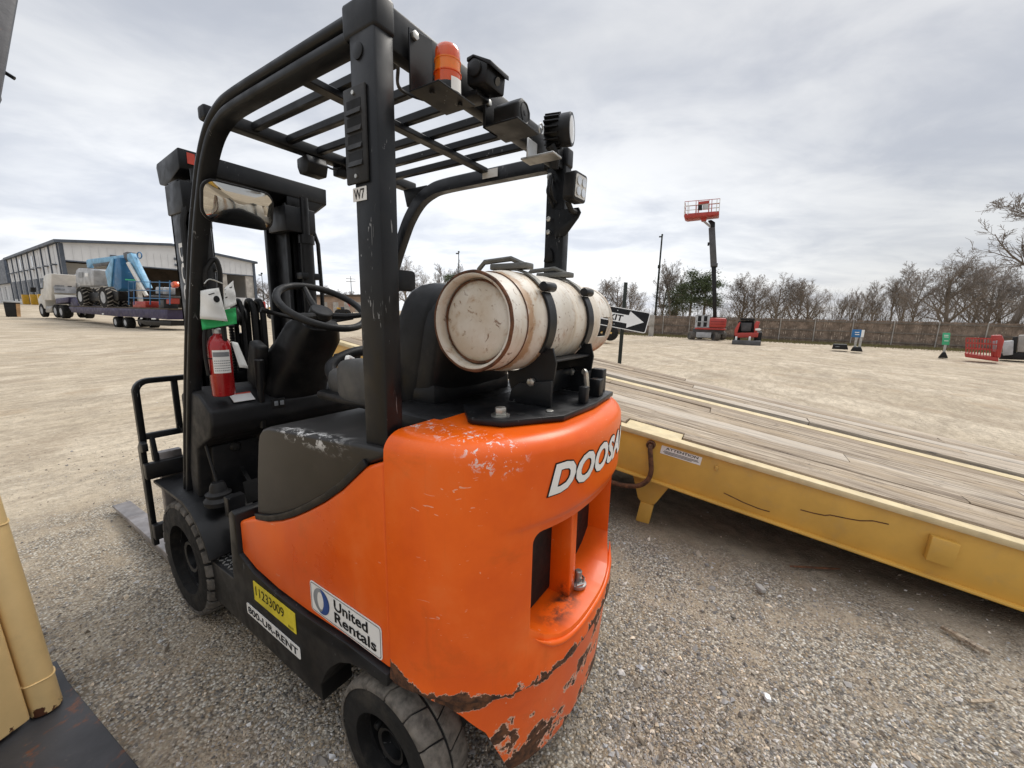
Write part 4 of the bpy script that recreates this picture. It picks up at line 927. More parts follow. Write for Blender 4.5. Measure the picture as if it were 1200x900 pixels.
# ---- mast, carriage, load backrest, forks
def mast():
    sec = [(1.48, 2.121), (1.748, 2.098), (1.76, 2.081), (1.742, 2.003), (1.656, 1.986), (1.596, 2.003), (1.484, 2.035)]
    T = MB().prism(sec, 'x', -.345, .349).build('mast_crosshead', M['black'], FK, .006)
    MB().prism([(1.485, 2.06), (1.62, 2.03), (1.62, 1.965), (1.50, 1.955)], 'x', .12, .25).build('crosshead_gusset', M['black'], T, .006)
    MB().prism([(.348, 2.06), (.346, 2.045), (.262, 1.965), (.12, 1.962), (.12, 2.06)], 'y', 1.488, 1.60).build('crosshead_gusset', M['black'], T, .006)
    d = MB(); d.box((-.315, 1.4755, 2.062), (-.285, 1.4775, 2.108)); d.build('decal', M['redprint'], T)
    for s, x0 in ((-1, -.36), (1, .235)):
        sg = -s
        o = MB(); o.box((min(x0, x0+sg*.022), 1.465, .16), (max(x0, x0+sg*.022), 1.60, 1.985)); o.box((min(x0, x0+sg*.075), 1.465, .16), (max(x0, x0+sg*.075), 1.487, 1.985)); o.box((min(x0, x0+sg*.06), 1.578, .16), (max(x0, x0+sg*.06), 1.60, 1.985))
        o.build('outer_mast_rail', M['black'], FK, .003)
        a, b = x0+sg*.045, x0+sg*.125; i = MB(); i.box((min(a, b), 1.50, .22), (max(a, b), 1.52, 2.0)); c = x0+sg*.10; i.box((c-.010, 1.50, .22), (c+.010, 1.69, 2.0)); i.box((min(c, c+sg*.05), 1.66, .22), (max(c, c+sg*.05), 1.69, 2.0)); i.build('inner_mast_rail', M['black2'], FK, .003)
        cx = x0+sg*.055; cl = MB().cyl((cx, 1.43, .30), (cx, 1.43, 1.82), .034, n=18).cyl((cx, 1.43, 1.82), (cx, 1.43, 2.03), .021, n=14).cyl((cx, 1.43, 1.79), (cx, 1.43, 1.835), .041, n=18).build('lift_cylinder', M['black2'], FK)
        k = MB().box((cx-.05, 1.40, 1.60), (cx+.05, 1.462, 1.635)).build('cylinder_clamp', M['black'], cl, .003)
        MB().tube([(x0+sg*-.018, 1.43, .7), (x0+sg*-.018, 1.43, 1.55), (x0+sg*-.012, 1.43, 1.80), (x0+sg*.02, 1.45, 1.93)], .011, 8).build('hose', M['hose'], cl)
        bx('rail_head', (min(x0-sg*.006, x0+sg*.16), 1.43, 1.845), (max(x0-sg*.006, x0+sg*.16), 1.615, 1.975), M['black'], FK, .006)
        for z in (.30, 1.0): bx('mast_crossmember', (-.34, 1.60, z), (.22, 1.62, z+.10), M['black2'], FK, .004) if s < 0 else None
    o = FK
    letters('lettering', 'DOOSAN', M['white'], o, (-.3612, 1.545, 1.72), (0, 0, -1), (0, -1, 0), .50, .050, bold=.03, off=.0)
    # chains and hoses over the mid pulleys
    for i, x in enumerate((-.130, -.075, -.03)):
        pts = [(x, 1.53, .95)]+[(x, 1.53, 1.38)]+[(x, 1.53+.04*(1-math.cos(a)), 1.40+.075*math.sin(a)) for a in np.linspace(.2, math.pi-.2, 8)]+[(x, 1.61, 1.38), (x, 1.62, .8)]
        MB().tube(pts, .016 if i else .012, 8).build('hose', M['hose'], FK)
    MB().lathe([(-.02, .0), (-.02, .055), (-.012, .055), (-.01, .044), (.01, .044), (.012, .055), (.02, .055), (.02, 0)], (-.135, 1.565, 1.395), (1, 0, 0), 24).build('hose_pulley', M['black2'], FK)
    for x in (-.165, -.015):
        g = MB()
        for k in range(52): z = .62+k*.0145; g.box((x-.010, 1.58, z), (x+.010, 1.592, z+.011)); g.box((x-.005, 1.576, z+.009), (x+.005, 1.596, z+.0155))
        g.build('lift_chain', M['black2'], FK)
    MB().cyl((-.09, 1.66, .35), (-.09, 1.66, 1.30), .042, n=18).build('free_lift_cylinder', M['black2'], FK)
    # carriage
    for z0, z1 in ((.585, .665), (.26, .34)): bx('carriage_bar', (-.545, 1.715, z0), (.545, 1.755, z1), M['black2'], FK, .004)
    for x in (-.22, .18): bx('carriage_plate', (x-.02, 1.62, .24), (x+.02, 1.715, .72), M['black2'], FK, .004)
    MB().prism([(1.72, .77), (1.765, .775), (1.80, .745), (1.80, .215), (1.755, .215), (1.755, .72), (1.72, .73)], 'x', -.545, -.522).build('carriage_end', M['black'], FK, .004)
    MB().prism([(1.72, .77), (1.765, .775), (1.80, .745), (1.80, .215), (1.755, .215), (1.755, .72), (1.72, .73)], 'x', .522, .545).build('carriage_end', M['black'], FK, .004)
    fr = [(-.525, 1.785, .76), (-.525, 1.785, 1.02)]+[(-.525+.05*(1-math.cos(a)), 1.785, 1.02+.05*math.sin(a)) for a in np.linspace(.2, math.pi/2, 5)]
    fr += [(.475+.05*math.sin(a), 1.785, 1.02+.05*math.cos(a)) for a in np.linspace(0, math.pi/2-.2, 5)]+[(.525, 1.785, 1.02), (.525, 1.785, .76)]
    lb = MB().sweep(fr, [(-.016, -.013), (.016, -.013), (.016, .013), (-.016, .013)], (0, 1, 0)).build('load_backrest', M['black'], FK, .003)
    bx('lower_rail', (-.525, 1.772, .775), (.525, 1.798, .805), M['black'], lb, .003)
    for x in (-.372, -.19, 0, .19, .372): bx('upright', (x-.013, 1.776, .80), (x+.013, 1.794, 1.065), M['black'], lb, .002)
    MB().prism([(1.742, .66), (1.79, .66), (1.79, .80), (1.775, .80)], 'x', -.500, -.480).build('backrest_foot', M['black'], lb, .003)
    for s in (-1, 1):
        x0, x1 = (-.478, -.383) if s < 0 else (.383, .478)
        f = [(1.756, .70), (1.80, .70), (1.80, .135), (1.83, .098), (2.5, .082), (2.90, .066), (2.925, .056), (2.915, .046), (1.84, .046), (1.79, .060), (1.765, .095), (1.756, .14)]
        MB().prism(f, 'x', x0, x1).build('fork', M['forksteel'], FK, .006)
mast()

# ---- things hung on the forklift
def extinguisher():
    x, y = -.402, 1.115
    T = thing('fire_extinguisher', 'red fire extinguisher standing upright against the front guard leg', 'fire extinguisher', (x, y, 1.075)); T.scale = (.85, .85, 1)
    MB().lathe([(0, .044), (.004, .048), (.205, .048), (.225, .044), (.243, .032), (.252, .019), (.262, .018)], (0, 0, 0), (0, 0, 1), 36).build('cylinder', M['red'], T, sharp=50)
    MB().lathe([(.258, .021), (.275, .021), (.28, .014)], (0, 0, 0), (0, 0, 1), 16).build('collar', M['steel'], T)
    v = MB().box((-.018, -.014, .272), (.018, .014, .300)).build('valve', M['black'], T, .003)
    MB().bar((-.01, .0, .302), (.075, -.005, .325), .018, .006).build('lever', M['black'], v); MB().bar((-.01, .0, .286), (.07, -.005, .288), .018, .006).build('handle', M['black'], v)
    MB().tube(smooth_path([(-.018, 0, .285), (-.05, .0, .27), (-.06, .0, .18), (-.055, .0, .09)]), .008, 8).build('hose', M['hose'], T)
    def wrap(name, mat, z0, z1, a0, a1, off=.0488):
        mb = MB(); n = 12; vs = []
        for k in range(n+1):
            a = math.radians(a0+(a1-a0)*k/n)
            for z in (z0, z1): vs.append((off*math.cos(a), off*math.sin(a), z))
        mb.add(vs, [(2*k, 2*k+2, 2*k+3, 2*k+1) for k in range(n)]); return mb.build(name, mat, T)
    l = wrap('label', M['white'], .098, .192, 212, 300); wrap('label_print', M['greyprint'], .165, .184, 215, 297, .0491); wrap('band', M['ink'], .155, .160, 60, 212, .0491)
    g = MB()
    for k in range(5):
        for j in range(9):
            a = math.radians(218+j*9); g.add([(.0491*math.cos(b), .0491*math.sin(b), z) for b, z in ((a, .107+k*.010), (a+math.radians(7), .107+k*.010), (a+math.radians(7), .110+k*.010), (a, .110+k*.010))], [(0, 1, 2, 3)])
    g.build('label_lines', M['greyprint'], T)
    t = MB(); vs = []
    for k in range(8): u = k/7; vs += [(.042+.02*u, -.03-.012*u, .225-.11*u), (.072+.03*u, -.024-.018*u, .218-.11*u)]
    t.add(vs, [(2*k, 2*k+1, 2*k+3, 2*k+2) for k in range(7)]); o = t.build('inspection_tag', M['paper'], T); sm = o.modifiers.new('thickness', 'SOLIDIFY'); sm.thickness = .0012
extinguisher()
def tag_sheet():
    x, y = -.425, 1.07
    T = thing('paper_tag', 'curled white and green paper tags tied to the guard leg above the red fire extinguisher', 'paper tag', (x, y, 1.36)); T.scale = (.70, .8, .92)
    def sheet(name, pts, mat, parent, nu=8, bulge=.02):
        a, b, c, d = map(Vector, pts); n = (b-a).cross(d-a).normalized(); vs = []; m = nu+1
        for i in range(m):
            for j in range(m):
                u, v = i/nu, j/nu; p = a*(1-u)*(1-v)+b*u*(1-v)+c*u*v+d*(1-u)*v
                vs.append(p+n*(bulge*math.sin(math.pi*u)*(.6+.4*math.sin(3*v))+.004*math.sin(9*v+4*u)))
        mb = MB().add(vs, [(i*m+j, (i+1)*m+j, (i+1)*m+j+1, i*m+j+1) for i in range(nu) for j in range(nu)]); o = mb.build(name, mat, parent, sharp=80)
        s = o.modifiers.new('thickness', 'SOLIDIFY'); s.thickness = .001; return o
    sheet('green_card', ((-.055, .02, -.012), (.095, -.035, .015), (.10, -.03, .085), (-.055, .02, .055)), M['greenpaper'], T, bulge=-.02)
    w = sheet('white_card', ((-.062, .012, .035), (.045, -.045, .025), (.02, -.04, .165), (-.045, .012, .150)), M['paper'], T, bulge=.025)
    w2 = sheet('white_card', ((.038, -.03, .075), (.105, -.035, .10), (.10, -.03, .20), (.05, -.03, .165)), M['paper'], T, bulge=.01)
    g = MB()
    for k in range(3): g.bar((.05, -.0345, .125+k*.016), (.088, -.0395, .141+k*.016), .004, .0008, (0, -1, 0))
    g.build('printing', M['ink'], w2)
    g = MB(); g.lathe([(0, .014), (.001, .014)], (-.0, -.050, .118), (-.35, -1, .1), 16); g.bar((-.03, -.036, .135), (-.005, -.045, .143), .004, .0008, (0, -1, 0)); g.build('printing', M['ink'], w)
    MB().tube(smooth_path([(-.03, .0, .18), (.0, .0, .20), (.05, -.02, .185)]), .003, 6).build('tie', M['zinc'], T)
    o = MB().tube(smooth_path([(-.015, .02, .17), (-.012, .01, .235), (.03, .0, .285), (.05, .0, .24), (.048, .01, .15), (.05, .02, -.06)]), .013, 8).build('strap', M['hose'], T)
tag_sheet()

# ================================================================== YELLOW DECK TRAILER
def trailer():
    u = Vector((-.0750734, .98698872, .14218736)).normalized(); w = Vector((.9971197, .07584399, 0)).normalized(); n = w.cross(u)
    T = thing('deck_trailer', 'long yellow tilted deck trailer with grey timber planks beside the forklift', 'trailer')
    T.matrix_world = Matrix(((w.x, u.x, n.x, 1.542), (w.y, u.y, n.y, .065), (w.z, u.z, n.z, .697), (0, 0, 0, 1)))
    S0, S1, Wd = -4.75, 3.0, 2.70; Y = M['tryellow']
    for x0, x1, s in ((0, .012, 1), (Wd-.012, Wd, -1)):
        b = MB().box((x0, S0, -.300), (x1, S1, -.010)).build('side_beam', Y, T, .003, label='yellow side beam with scratches' if s > 0 else None)
        e = x0 if s > 0 else x1
        MB().box((min(e-s*.022, e+s*.060), S0, -.026 if s > 0 else -.06), (max(e-s*.022, e+s*.060), S1, .010 if s > 0 else -.03)).build('top_flange', M['flange'], b, .008, 2)
        MB().box((min(e-s*.030, e+s*.08), S0, -.315), (max(e-s*.030, e+s*.08), S1, -.299)).build('bottom_flange', Y, b, .005, 2)
    bx('notch_plate', (.062, -.425, -.012), (.205, -.052, .004), M['flange'], T, .003)
    bx('end_beam', (.0, S1, -.30), (Wd, S1+.012, .0), Y, T, .003); bx('end_beam', (.0, S0-.012, -.20), (Wd, S0, .0), Y, T, .003)
    # planks
    rows = [(.064, .205)]+[(.210+i*.213, .210+i*.213+.206) for i in range(6)]; rows[-1] = (rows[-1][0], 1.415)
    rows += [(1.735+i*.19, 1.735+i*.19+.182) for i in range(5)]
    rr = random.Random(3)
    for i, (a, b) in enumerate(rows):
        if i == 0: cuts = [S0, -3.1, -.43, None, -.047, 1.6, S1]
        else:
            c = rr.uniform(.6, 2.8); cuts = [S0]; p = S0+c
            while p < S1-.7: cuts.append(p); p += rr.uniform(2.6, 3.6)
            cuts.append(S1)
        for p, q in zip(cuts, cuts[1:]):
            if p is None or q is None: continue
            h = rr.uniform(-.004, .006); t = rr.uniform(-.004, .004); mb = MB()
            N = max(2, int((q-p)/.5)); vs = []
            for k in range(N+1):
                y = p+.003+(q-p-.006)*k/N; d = rr.uniform(-.0025, .0025); e = rr.uniform(-.0015, .0015)
                vs += [(a+e, y, -.03), (b+e, y, -.03), (b+e-.004, y, .012+h+t+d), (b+e-.014, y, .017+h+t+d), (a+e+.014, y, .017+h-t+d), (a+e+.004, y, .012+h-t+d)]
            fs = [(k*6+j, k*6+(j+1) % 6, (k+1)*6+(j+1) % 6, (k+1)*6+j) for k in range(N) for j in range(6)]+[tuple(range(6)), tuple(N*6+j for j in range(5, -1, -1))]
            mb.add(vs, fs).build('plank', M['wood'], T, sharp=30)
    bx('centre_strip', (1.425, S0, -.02), (1.540, S1, .021), M['flange'], T, .004)
    for i in range(13): bx('cross_member', (.012, S0+.35+i*.59, -.16), (Wd-.012, S0+.41+i*.59, -.034), M['black2'], T, .0)
    # landing leg under the near beam
    lg = MB().prism([(-.168, -.316), (-.440, -.316), (-.372, -.495), (-.345, -.512), (-.270, -.512), (-.250, -.495)], 'x', .05, .10).build('landing_leg', Y, T, .008, 2)
    bx('leg_foot', (.045, -.365, -.665), (.105, -.275, -.510), Y, lg, .004)
    for s in (1,): bx('leg_foot', (Wd-.10, -.365, -.67), (Wd-.05, -.275, -.316), Y, lg, .004)
    # hooked rod through the beam
    hk = MB().tube(smooth_path([(-.012, -.256, -.068), (-.045, -.262, -.085), (-.052, -.285, -.16), (-.052, -.302, -.23), (-.05, -.295, -.30), (-.045, -.25, -.36), (-.04, -.17, -.395), (-.03, -.08, -.412), (-.02, .25, -.42)]), .0165, 10).build('hook_rod', M['rust'], T)
    MB().lathe([(0, .030), (.020, .030), (.026, .022), (.012, .016)], (-.002, -.256, -.066), (-1, 0, 0), 20).build('socket', M['rust'], hk)
    d = MB(); plate(d, rrect(.250, .056, .002), (-.0005, -.448, -.077), (0, -1, 0), (0, 0, 1), .0015); d = d.build('decal', M['white'], T, smooth=False)
    letters('lettering', 'ATTENTION', M['ink'], d, (-.0005, -.352, -.070), (0, -1, 0), (0, 0, 1), .20, .017, bold=.016, off=.0024)
    g = MB()
    for k, (a, b) in enumerate(((-.345, -.555), (-.34, -.56), (-.35, -.52))): g.box((-.0032, b, -.0825-k*.0075), (-.0022, a, -.0795-k*.0075))
    g.build('fine_print', M['ink'], d)
    bx('stub', (-.012, -.675, -.102), (.001, -.655, -.072), Y, T, .003)
    MB().prism([(-1.672, -.082), (-1.780, -.082), (-1.788, -.215), (-1.684, -.215)], 'x', -.040, .001).build('stake_pocket', Y, T, .006)
    for pts in ([(-.743, -.217), (-.80, -.226), (-.86, -.236), (-.95, -.242), (-1.0, -.238)], [(-1.136, -.165), (-1.2, -.16), (-1.25, -.152), (-1.27, -.14), (-1.35, -.128), (-1.40, -.118), (-1.45, -.096), (-1.514, -.088)]):
        g = MB(); z0 = -.0012
        for (a, b), (c, e) in zip(pts, pts[1:]): g.bar((z0, a, b-.015), (z0, c, e-.015), .0062, .0012, (1, 0, 0))
        g.build('rusty_scratch', M['rust'], T)
    # raised end at the far left with its plate and ring
    e = bx('end_gusset', (-.012, 2.25, -.44), (.0, 3.0, -.11), Y, T, .004)
    d = MB(); plate(d, rrect(.16, .11, .002), (-.0125, 2.86, -.20), (0, -1, 0), (0, 0, 1), .0015); d = d.build('decal', M['white'], e, smooth=False)
    b = MB(); b.box((-.0155, 2.80, -.195), (-.0145, 2.92, -.165)); b.build('lettering', M['redprint'], d)
    MB().tube([(-.016, 2.60+.03*math.cos(t), -.21+.035*math.sin(t)) for t in np.linspace(0, 2*math.pi, 20)[:-1]], .010, 8, True).build('ring', M['ink'], e)
    MB().bar((-.03, 2.72, -.35), (-.03, 2.5, -.40), .012, .02).build('latch', M['ink'], e)
    for s in (.45, 1.25):
        for x in (.35, 2.30): MB().lathe([(-.10, .14), (-.10, .30), (-.08, .335), (.08, .335), (.10, .30), (.10, .14), (-.02, .12), (-.02, 0)], (x, s, -.40), (1, 0, 0), 24).build('wheel', M['rubber'], T)
trailer()

# ================================================================== CREAM MACHINE AT THE LEFT EDGE
def cream_machine():
    T = thing('cream_machine', 'cream yellow machine corner with a round post on a dark rusty steel base', 'machine', (-1.1, 1.2, 0))
    O = Vector((-1.1, 1.2, 0)); r = lambda p: Vector(p)-O
    mb = MB(); vs = [(-1.046, 1.128, .075), (-1.6, .90, .075), (-1.75, 1.35, .075), (-1.10, 1.45, .075), (-1.083, 1.228, 1.0), (-1.64, 1.0, 1.0), (-1.79, 1.45, 1.0), (-1.13, 1.55, 1.0)]
    mb.add([r(v) for v in vs], [(0, 1, 2, 3), (4, 5, 6, 7), (0, 1, 5, 4), (1, 2, 6, 5), (2, 3, 7, 6), (3, 0, 4, 7)]); mb.build('body_panel', M['cream'], T, .008, 2)
    p0, p1 = r((-1.009, 1.163, .062)), r((-1.052, 1.267, 1.0)); po = MB().cyl(p0, p1, .0385, n=28).build('corner_post', M['cream'], T, .003)
    d = p1-p0
    for q in (.13, .72): MB().tube([p0+d*q+Vector((.0395*math.cos(t), .0395*math.sin(t), .003*math.sin(3*t))) for t in np.linspace(0, 2*math.pi, 30)[:-1]], .0028, 6, True).build('weld_ring', M['cream'], po)
    MB().prism([(-.945+1.1, 1.255-1.2), (-.885+1.1, .62-1.2), (-.86+1.1, .40-1.2), (-1.7+1.1, .35-1.2), (-1.75+1.1, 1.5-1.2), (-.95+1.1, 1.42-1.2)], 'z', .004, .058).build('base_plate', M['rustplate'], T, .004)
    p = MB().bar(r((-1.17, 1.55, .95)), r((-.775, 1.765, 2.58)), .15, .10, (0, 1, 0)).build('guard_post', M['rustplate'], T, .015)
    MB().bar(r((-.905, 1.66, 2.22)), r((-.835, 1.70, 2.50)), .10, .05, (0, 1, 0)).build('rust_patch', M['rust'], p, .01)
    MB().tube([r((-.83, 1.765, 2.31)), r((-.79, 1.745, 2.298)), r((-.748, 1.725, 2.270))], .007, 7).build('rod', M['black2'], p)
    MB().box(tuple(r((-.93, 1.74, 2.17))), tuple(r((-.785, 1.80, 2.225)))).build('lamp', M['plastic2'], p, .02)
cream_machine()

# ================================================================== EXIT SIGN
def exit_sign():
    P = Vector((4.885, 1.12, 0)); T = thing('exit_sign', 'black and white EXIT arrow sign on a leaning dark post', 'sign', (P.x, P.y, 0))
    top = Vector((4.895, 1.151, 1.932))-P; ft = Vector((4.50, 1.06, 0.0))-P; b = Vector((4.682, 1.091, .755))-P
    base = b+(b-top)*(.76/1.177)
    MB().bar(base, top, .050, .030, (.84, .55, 0)).build('post', M['darkpost'], T, .004)
    PR_, PL_ = Vector((4.881, .747, 1.484)), Vector((4.777, 1.367, 1.584)); ex = (PR_-PL_).normalized(); n = -Vector(_fw); n = (n-ex*n.dot(ex)).normalized(); ey = n.cross(ex).normalized()
    if ey.z < 0: ey = -ey
    w, h = .93, .308; c = PR_-ex*w/2-ey*h/2-P+n*.035
    s = MB(); plate(s, rrect(w, h, .03), c, ex, ey, .004); s = s.build('sign_panel', M['swhite'], T, smooth=False); nn = ex.cross(ey)
    def flat(name, pts, mat, off):
        mb = MB(); mb.add([c+ex*a+ey*q+nn*off for a, q in pts], [tuple(range(len(pts)))]); return mb.build(name, mat, s, smooth=False)
    flat('field', rrect(w-.022, h-.022, .022), M['ink'], .0052)
    flat('arrow', [(-.43, .062), (.175, .062), (.185, .125), (.405, .0), (.185, -.125), (.175, -.062), (-.43, -.062)], M['swhite'], .0064)
    letters('lettering', 'EXIT', M['ink'], s, tuple(c+ex*-.180-ey*.045), ex, ey, .285, .092, bold=.028, off=.0076)
    g = MB()
    for q in (.105, -.105): g.cyl(tuple(c+ex*.0+ey*q+nn*.004), tuple(c+ex*.0+ey*q+nn*.010), .008, n=8)
    g.build('bolt', M['zinc'], s)
exit_sign()

# ================================================================== BACKGROUND HELPERS
class Card:
    """an upright local frame at a ground point: x to the right as seen from the yard, y away, z up"""
    def __init__(s, name, label, cat, px, py, D, group=None, turn=0.0):
        p = at(px, py, D); th = math.atan2(p[0]-CP[0], p[1]-CP[1])+turn; s.p = p; s.f = np.array([math.sin(th), math.cos(th), 0]); s.r = np.array([math.cos(th), -math.sin(th), 0])
        s.T = thing(name, label, cat, tuple(p), -th, group); s.k = D/FPX
    def q(s, px, py):               # where a sight line meets the upright plane through the base
        d = ray(px, py); t = ((s.p-CP) @ s.f)/(d @ s.f); v = CP+d*t-s.p; return float(v @ s.r), float(v[2])
    def box(s, name, a, b, y0, y1, mat, parent=None, bevel=.02, label=None):
        (x0, z0), (x1, z1) = s.q(*a), s.q(*b); return bx(name, (min(x0, x1), y0, min(z0, z1)), (max(x0, x1), y1, max(z0, z1)), mat, parent or s.T, bevel, label)
    def poly(s, name, pts, y0, y1, mat, parent=None, bevel=.02): return MB().prism([s.q(*p) for p in pts], 'y', y0, y1).build(name, mat, parent or s.T, bevel)
    def tube(s, name, pts, r, mat, y=0.0, parent=None, n=6): return MB().tube([(s.q(*p)[0], y, s.q(*p)[1]) for p in pts], r, n).build(name, mat, parent or s.T)

# ---- fence
def fence():
    A, B = at(770, 393, 40), at(1190, 412, 27.3); d = (B-A)[:2]; d /= np.linalg.norm(d); pos = lambda s: A[:2]+d*s
    T = thing('wooden_fence', 'long weathered wooden board fence along the back of the yard', 'fence', (A[0], A[1], 0)); th = math.atan2(d[1], d[0]); T.rotation_euler = (0, 0, th)
    rr = random.Random(5); S0, S1, sp = -14.0, 34.0, 2.42; n = int((S1-S0)/sp); H = 2.0
    for i in range(n):
        s = S0+i*sp; z = gz(*pos(s+sp/2))-.03; mb = MB(); k = 16; w = sp/k
        for j in range(k):
            a = s+j*w+.006; hh = H+rr.uniform(-.03, .03); yy = rr.uniform(-.008, .008); mb.box((a, yy, z+rr.uniform(.02, .07)), (a+w-.012, yy+.018, z+hh))
        o = mb.build('fence_panel', M['fence'], T, smooth=False); o['kind'] = 'stuff'
        for hz in (.32, 1.05, 1.78): bx('rail', (s, -.05, z+hz), (s+sp-.01, -.012, z+hz+.09), M['fencerail'], T, .0)
        MB().cyl((s, -.09, z-.1), (s+rr.uniform(-.03, .03), -.09, z+H+.04), .036, n=8).build('post', M['fpost'], T)
    g = MB(); 
    for _ in range(14000):
        s = rr.uniform(S0, S1); y = -abs(rr.gauss(0, 1.0))-.1; z = gz(*pos(s))-.01; h = rr.uniform(.06, .26); dx, dy = rr.uniform(-.06, .06), rr.uniform(-.06, .06)
        g.add([(s-.02, y, z), (s+.02, y, z), (s+dx, y+dy, z+h)], [(0, 1, 2)])
    o = g.build('grass', M['grass'], None, smooth=False); o.location = (A[0], A[1], 0); o.rotation_euler = (0, 0, th); tag(o, 'strip of dry grass along the foot of the fence', None, kind='stuff')
    # leafless scrub behind the boards
    g = MB()
    for _ in range(2600):
        s = rr.uniform(S0+3, S1); y = rr.uniform(.6, 4.5); z = gz(*pos(s)); p = Vector((s, y, z)); dr = Vector((rr.uniform(-.5, .5), rr.uniform(-.4, .4), 1)).normalized(); L = rr.uniform(2.0, 4.4)*(1 if s > 6 else .8)
        for k in range(3):
            q = p+dr*(L/3); w = .022*(1-k/3.2); side = Vector((rr.uniform(-1, 1), rr.uniform(-1, 1), .1)).normalized()*w
            g.add([p-side, p+side, q+side*.6, q-side*.6], [(0, 1, 2, 3)]); p = q; dr = (dr+Vector((rr.uniform(-.6, .6), rr.uniform(-.5, .5), rr.uniform(-.25, .35)))).normalized()
            for _k in range(2):
                e = p+(dr+Vector((rr.uniform(-.8, .8), rr.uniform(-.8, .8), rr.uniform(-.3, .5)))).normalized()*L*.3; g.add([p-side*.6, p+side*.6, e], [(0, 1, 2)])
    o = g.build('scrub', M['shrub'], None, smooth=False); o.location = (A[0], A[1], 0); o.rotation_euler = (0, 0, th); tag(o, 'leafless brown scrub growing behind the board fence', None, kind='stuff')
fence()

# ---- bare trees
def tree_mesh(seed, spread, rad0, up, lv, first=.28, thin=.0014, wig=(.05, .10, .13, .16, .22)):
    """a bare tree of unit height class: lv lists (branches, length ratio) per level"""
    r = np.random.default_rng(seed); TR, CR = [], []
    def grow(p, d, L, rad, lev, ns):
        pts = [p]; dirs = [d]; seg = L/ns
        for k in range(ns):
            d = d+r.normal(0, wig[lev], 3); d[2] += up[lev]; d /= np.linalg.norm(d); p = p+d*seg; pts.append(p); dirs.append(d)
        rs = np.linspace(rad, max(rad*.22, thin*.7), ns+1); (TR if lev <= 1 else CR).append((pts, rs))
        if lev >= len(lv): return
        nb, ratio = lv[lev]
        for i in range(nb):
            f = first+(.98-first)*(i+r.random())/nb if lev == 0 else .15+.84*(i+r.random())/nb
            a = min(ns-1, int(f*ns)); q = f*ns-a; P = pts[a]*(1-q)+pts[a+1]*q; D = dirs[a+1]; rr_ = rs[a]*(1-q)+rs[a+1]*q
            o = r.normal(0, 1, 3); o -= D*(o @ D); o /= np.linalg.norm(o); ang = math.radians(r.uniform(*spread)); nd = D*math.cos(ang)+o*math.sin(ang)
            LL = L*ratio*r.uniform(.7, 1.15)*((1.25-.75*f) if lev == 0 else (1.15-.55*f))
            grow(P, nd/np.linalg.norm(nd), LL, max(thin, rr_*r.uniform(.5, .72)), lev+1, (9, 6, 4, 3, 2)[lev+1])
    grow(np.zeros(3), np.array([0, 0, 1.]), 1.0, rad0, 0, 9)
    def mesh(lst, n, name, mat):
        V, F = [], []; b = 0
        for pts, rs in lst:
            prev = None; m = len(pts)
            for i, p in enumerate(pts):
                d = pts[min(i+1, m-1)]-pts[max(i-1, 0)]; d = d/np.linalg.norm(d)
                a = np.cross(d, [.3, .8, .1] if abs(d[2]) > .6 else [0, 0, 1]); a /= np.linalg.norm(a); c = np.cross(d, a)
                for k in range(n): t = 2*math.pi*k/n; V.append(p+a*(rs[i]*math.cos(t))+c*(rs[i]*math.sin(t)))
            for i in range(m-1):
                for k in range(n): F.append((b+i*n+k, b+i*n+(k+1) % n, b+(i+1)*n+(k+1) % n, b+(i+1)*n+k))
            b += m*n
        me = bpy.data.meshes.new(name); me.from_pydata([tuple(v) for v in V], [], F); me.materials.append(mat); return me, np.array(V)
    t, v1 = mesh(TR, 6, 'trunk', None); c, v2 = mesh(CR, 3, 'crown', None); t.materials.clear(); c.materials.clear()
    return t, c, max(v1[:, 2].max(), v2[:, 2].max())
# heights are normalised to a trunk 1 unit long
SP = [tree_mesh(11, (25, 58), .030, (.02, .07, .05, .04, .02), [(16, .62), (8, .52), (6, .55), (4, .70)], .20),      # spreading oak
      tree_mesh(12, (18, 40), .020, (.02, .10, .08, .06, .03), [(13, .50), (7, .52), (6, .58), (4, .72)], .30),       # upright
      tree_mesh(13, (22, 50), .024, (.02, .08, .06, .05, .02), [(14, .55), (7, .54), (6, .56), (4, .70)], .25),
      tree_mesh(14, (16, 36), .017, (.02, .12, .09, .06, .03), [(11, .42), (6, .52), (5, .58), (4, .72)], .40),       # slim
      tree_mesh(15, (25, 60), .026, (.02, .06, .05, .04, .02), [(11, .50), (7, .55), (6, .58), (4, .70)], .52)]       # tall with a high head
TREES_LAB = {}
def tree(px, pb, pt, D, sp, label, rz, group='leafless trees beyond the yard', mat='bark', wide=1.0, lean=(0, 0)):
    p = at(px, pb, D); f = p-CP; f[2] = 0; f /= np.linalg.norm(f); d = ray(px, pt); q = CP+d*(((p-CP) @ f)/(d @ f)); H = q[2]-p[2]
    t, c, hm = SP[sp]; s = H/hm; T = thing('bare_tree', label, 'tree', tuple(p), rz, group); T.scale = (s*wide, s*wide, s); T.rotation_euler = (lean[0], lean[1], rz)
    for nm, me in (('trunk', t), ('crown', c)):
        o = bpy.data.objects.new(nm, me); COL.objects.link(o); o.parent = T
        if not me.materials: me.materials.append(None)
        o.material_slots[0].link = 'OBJECT'; o.material_slots[0].material = M[mat]
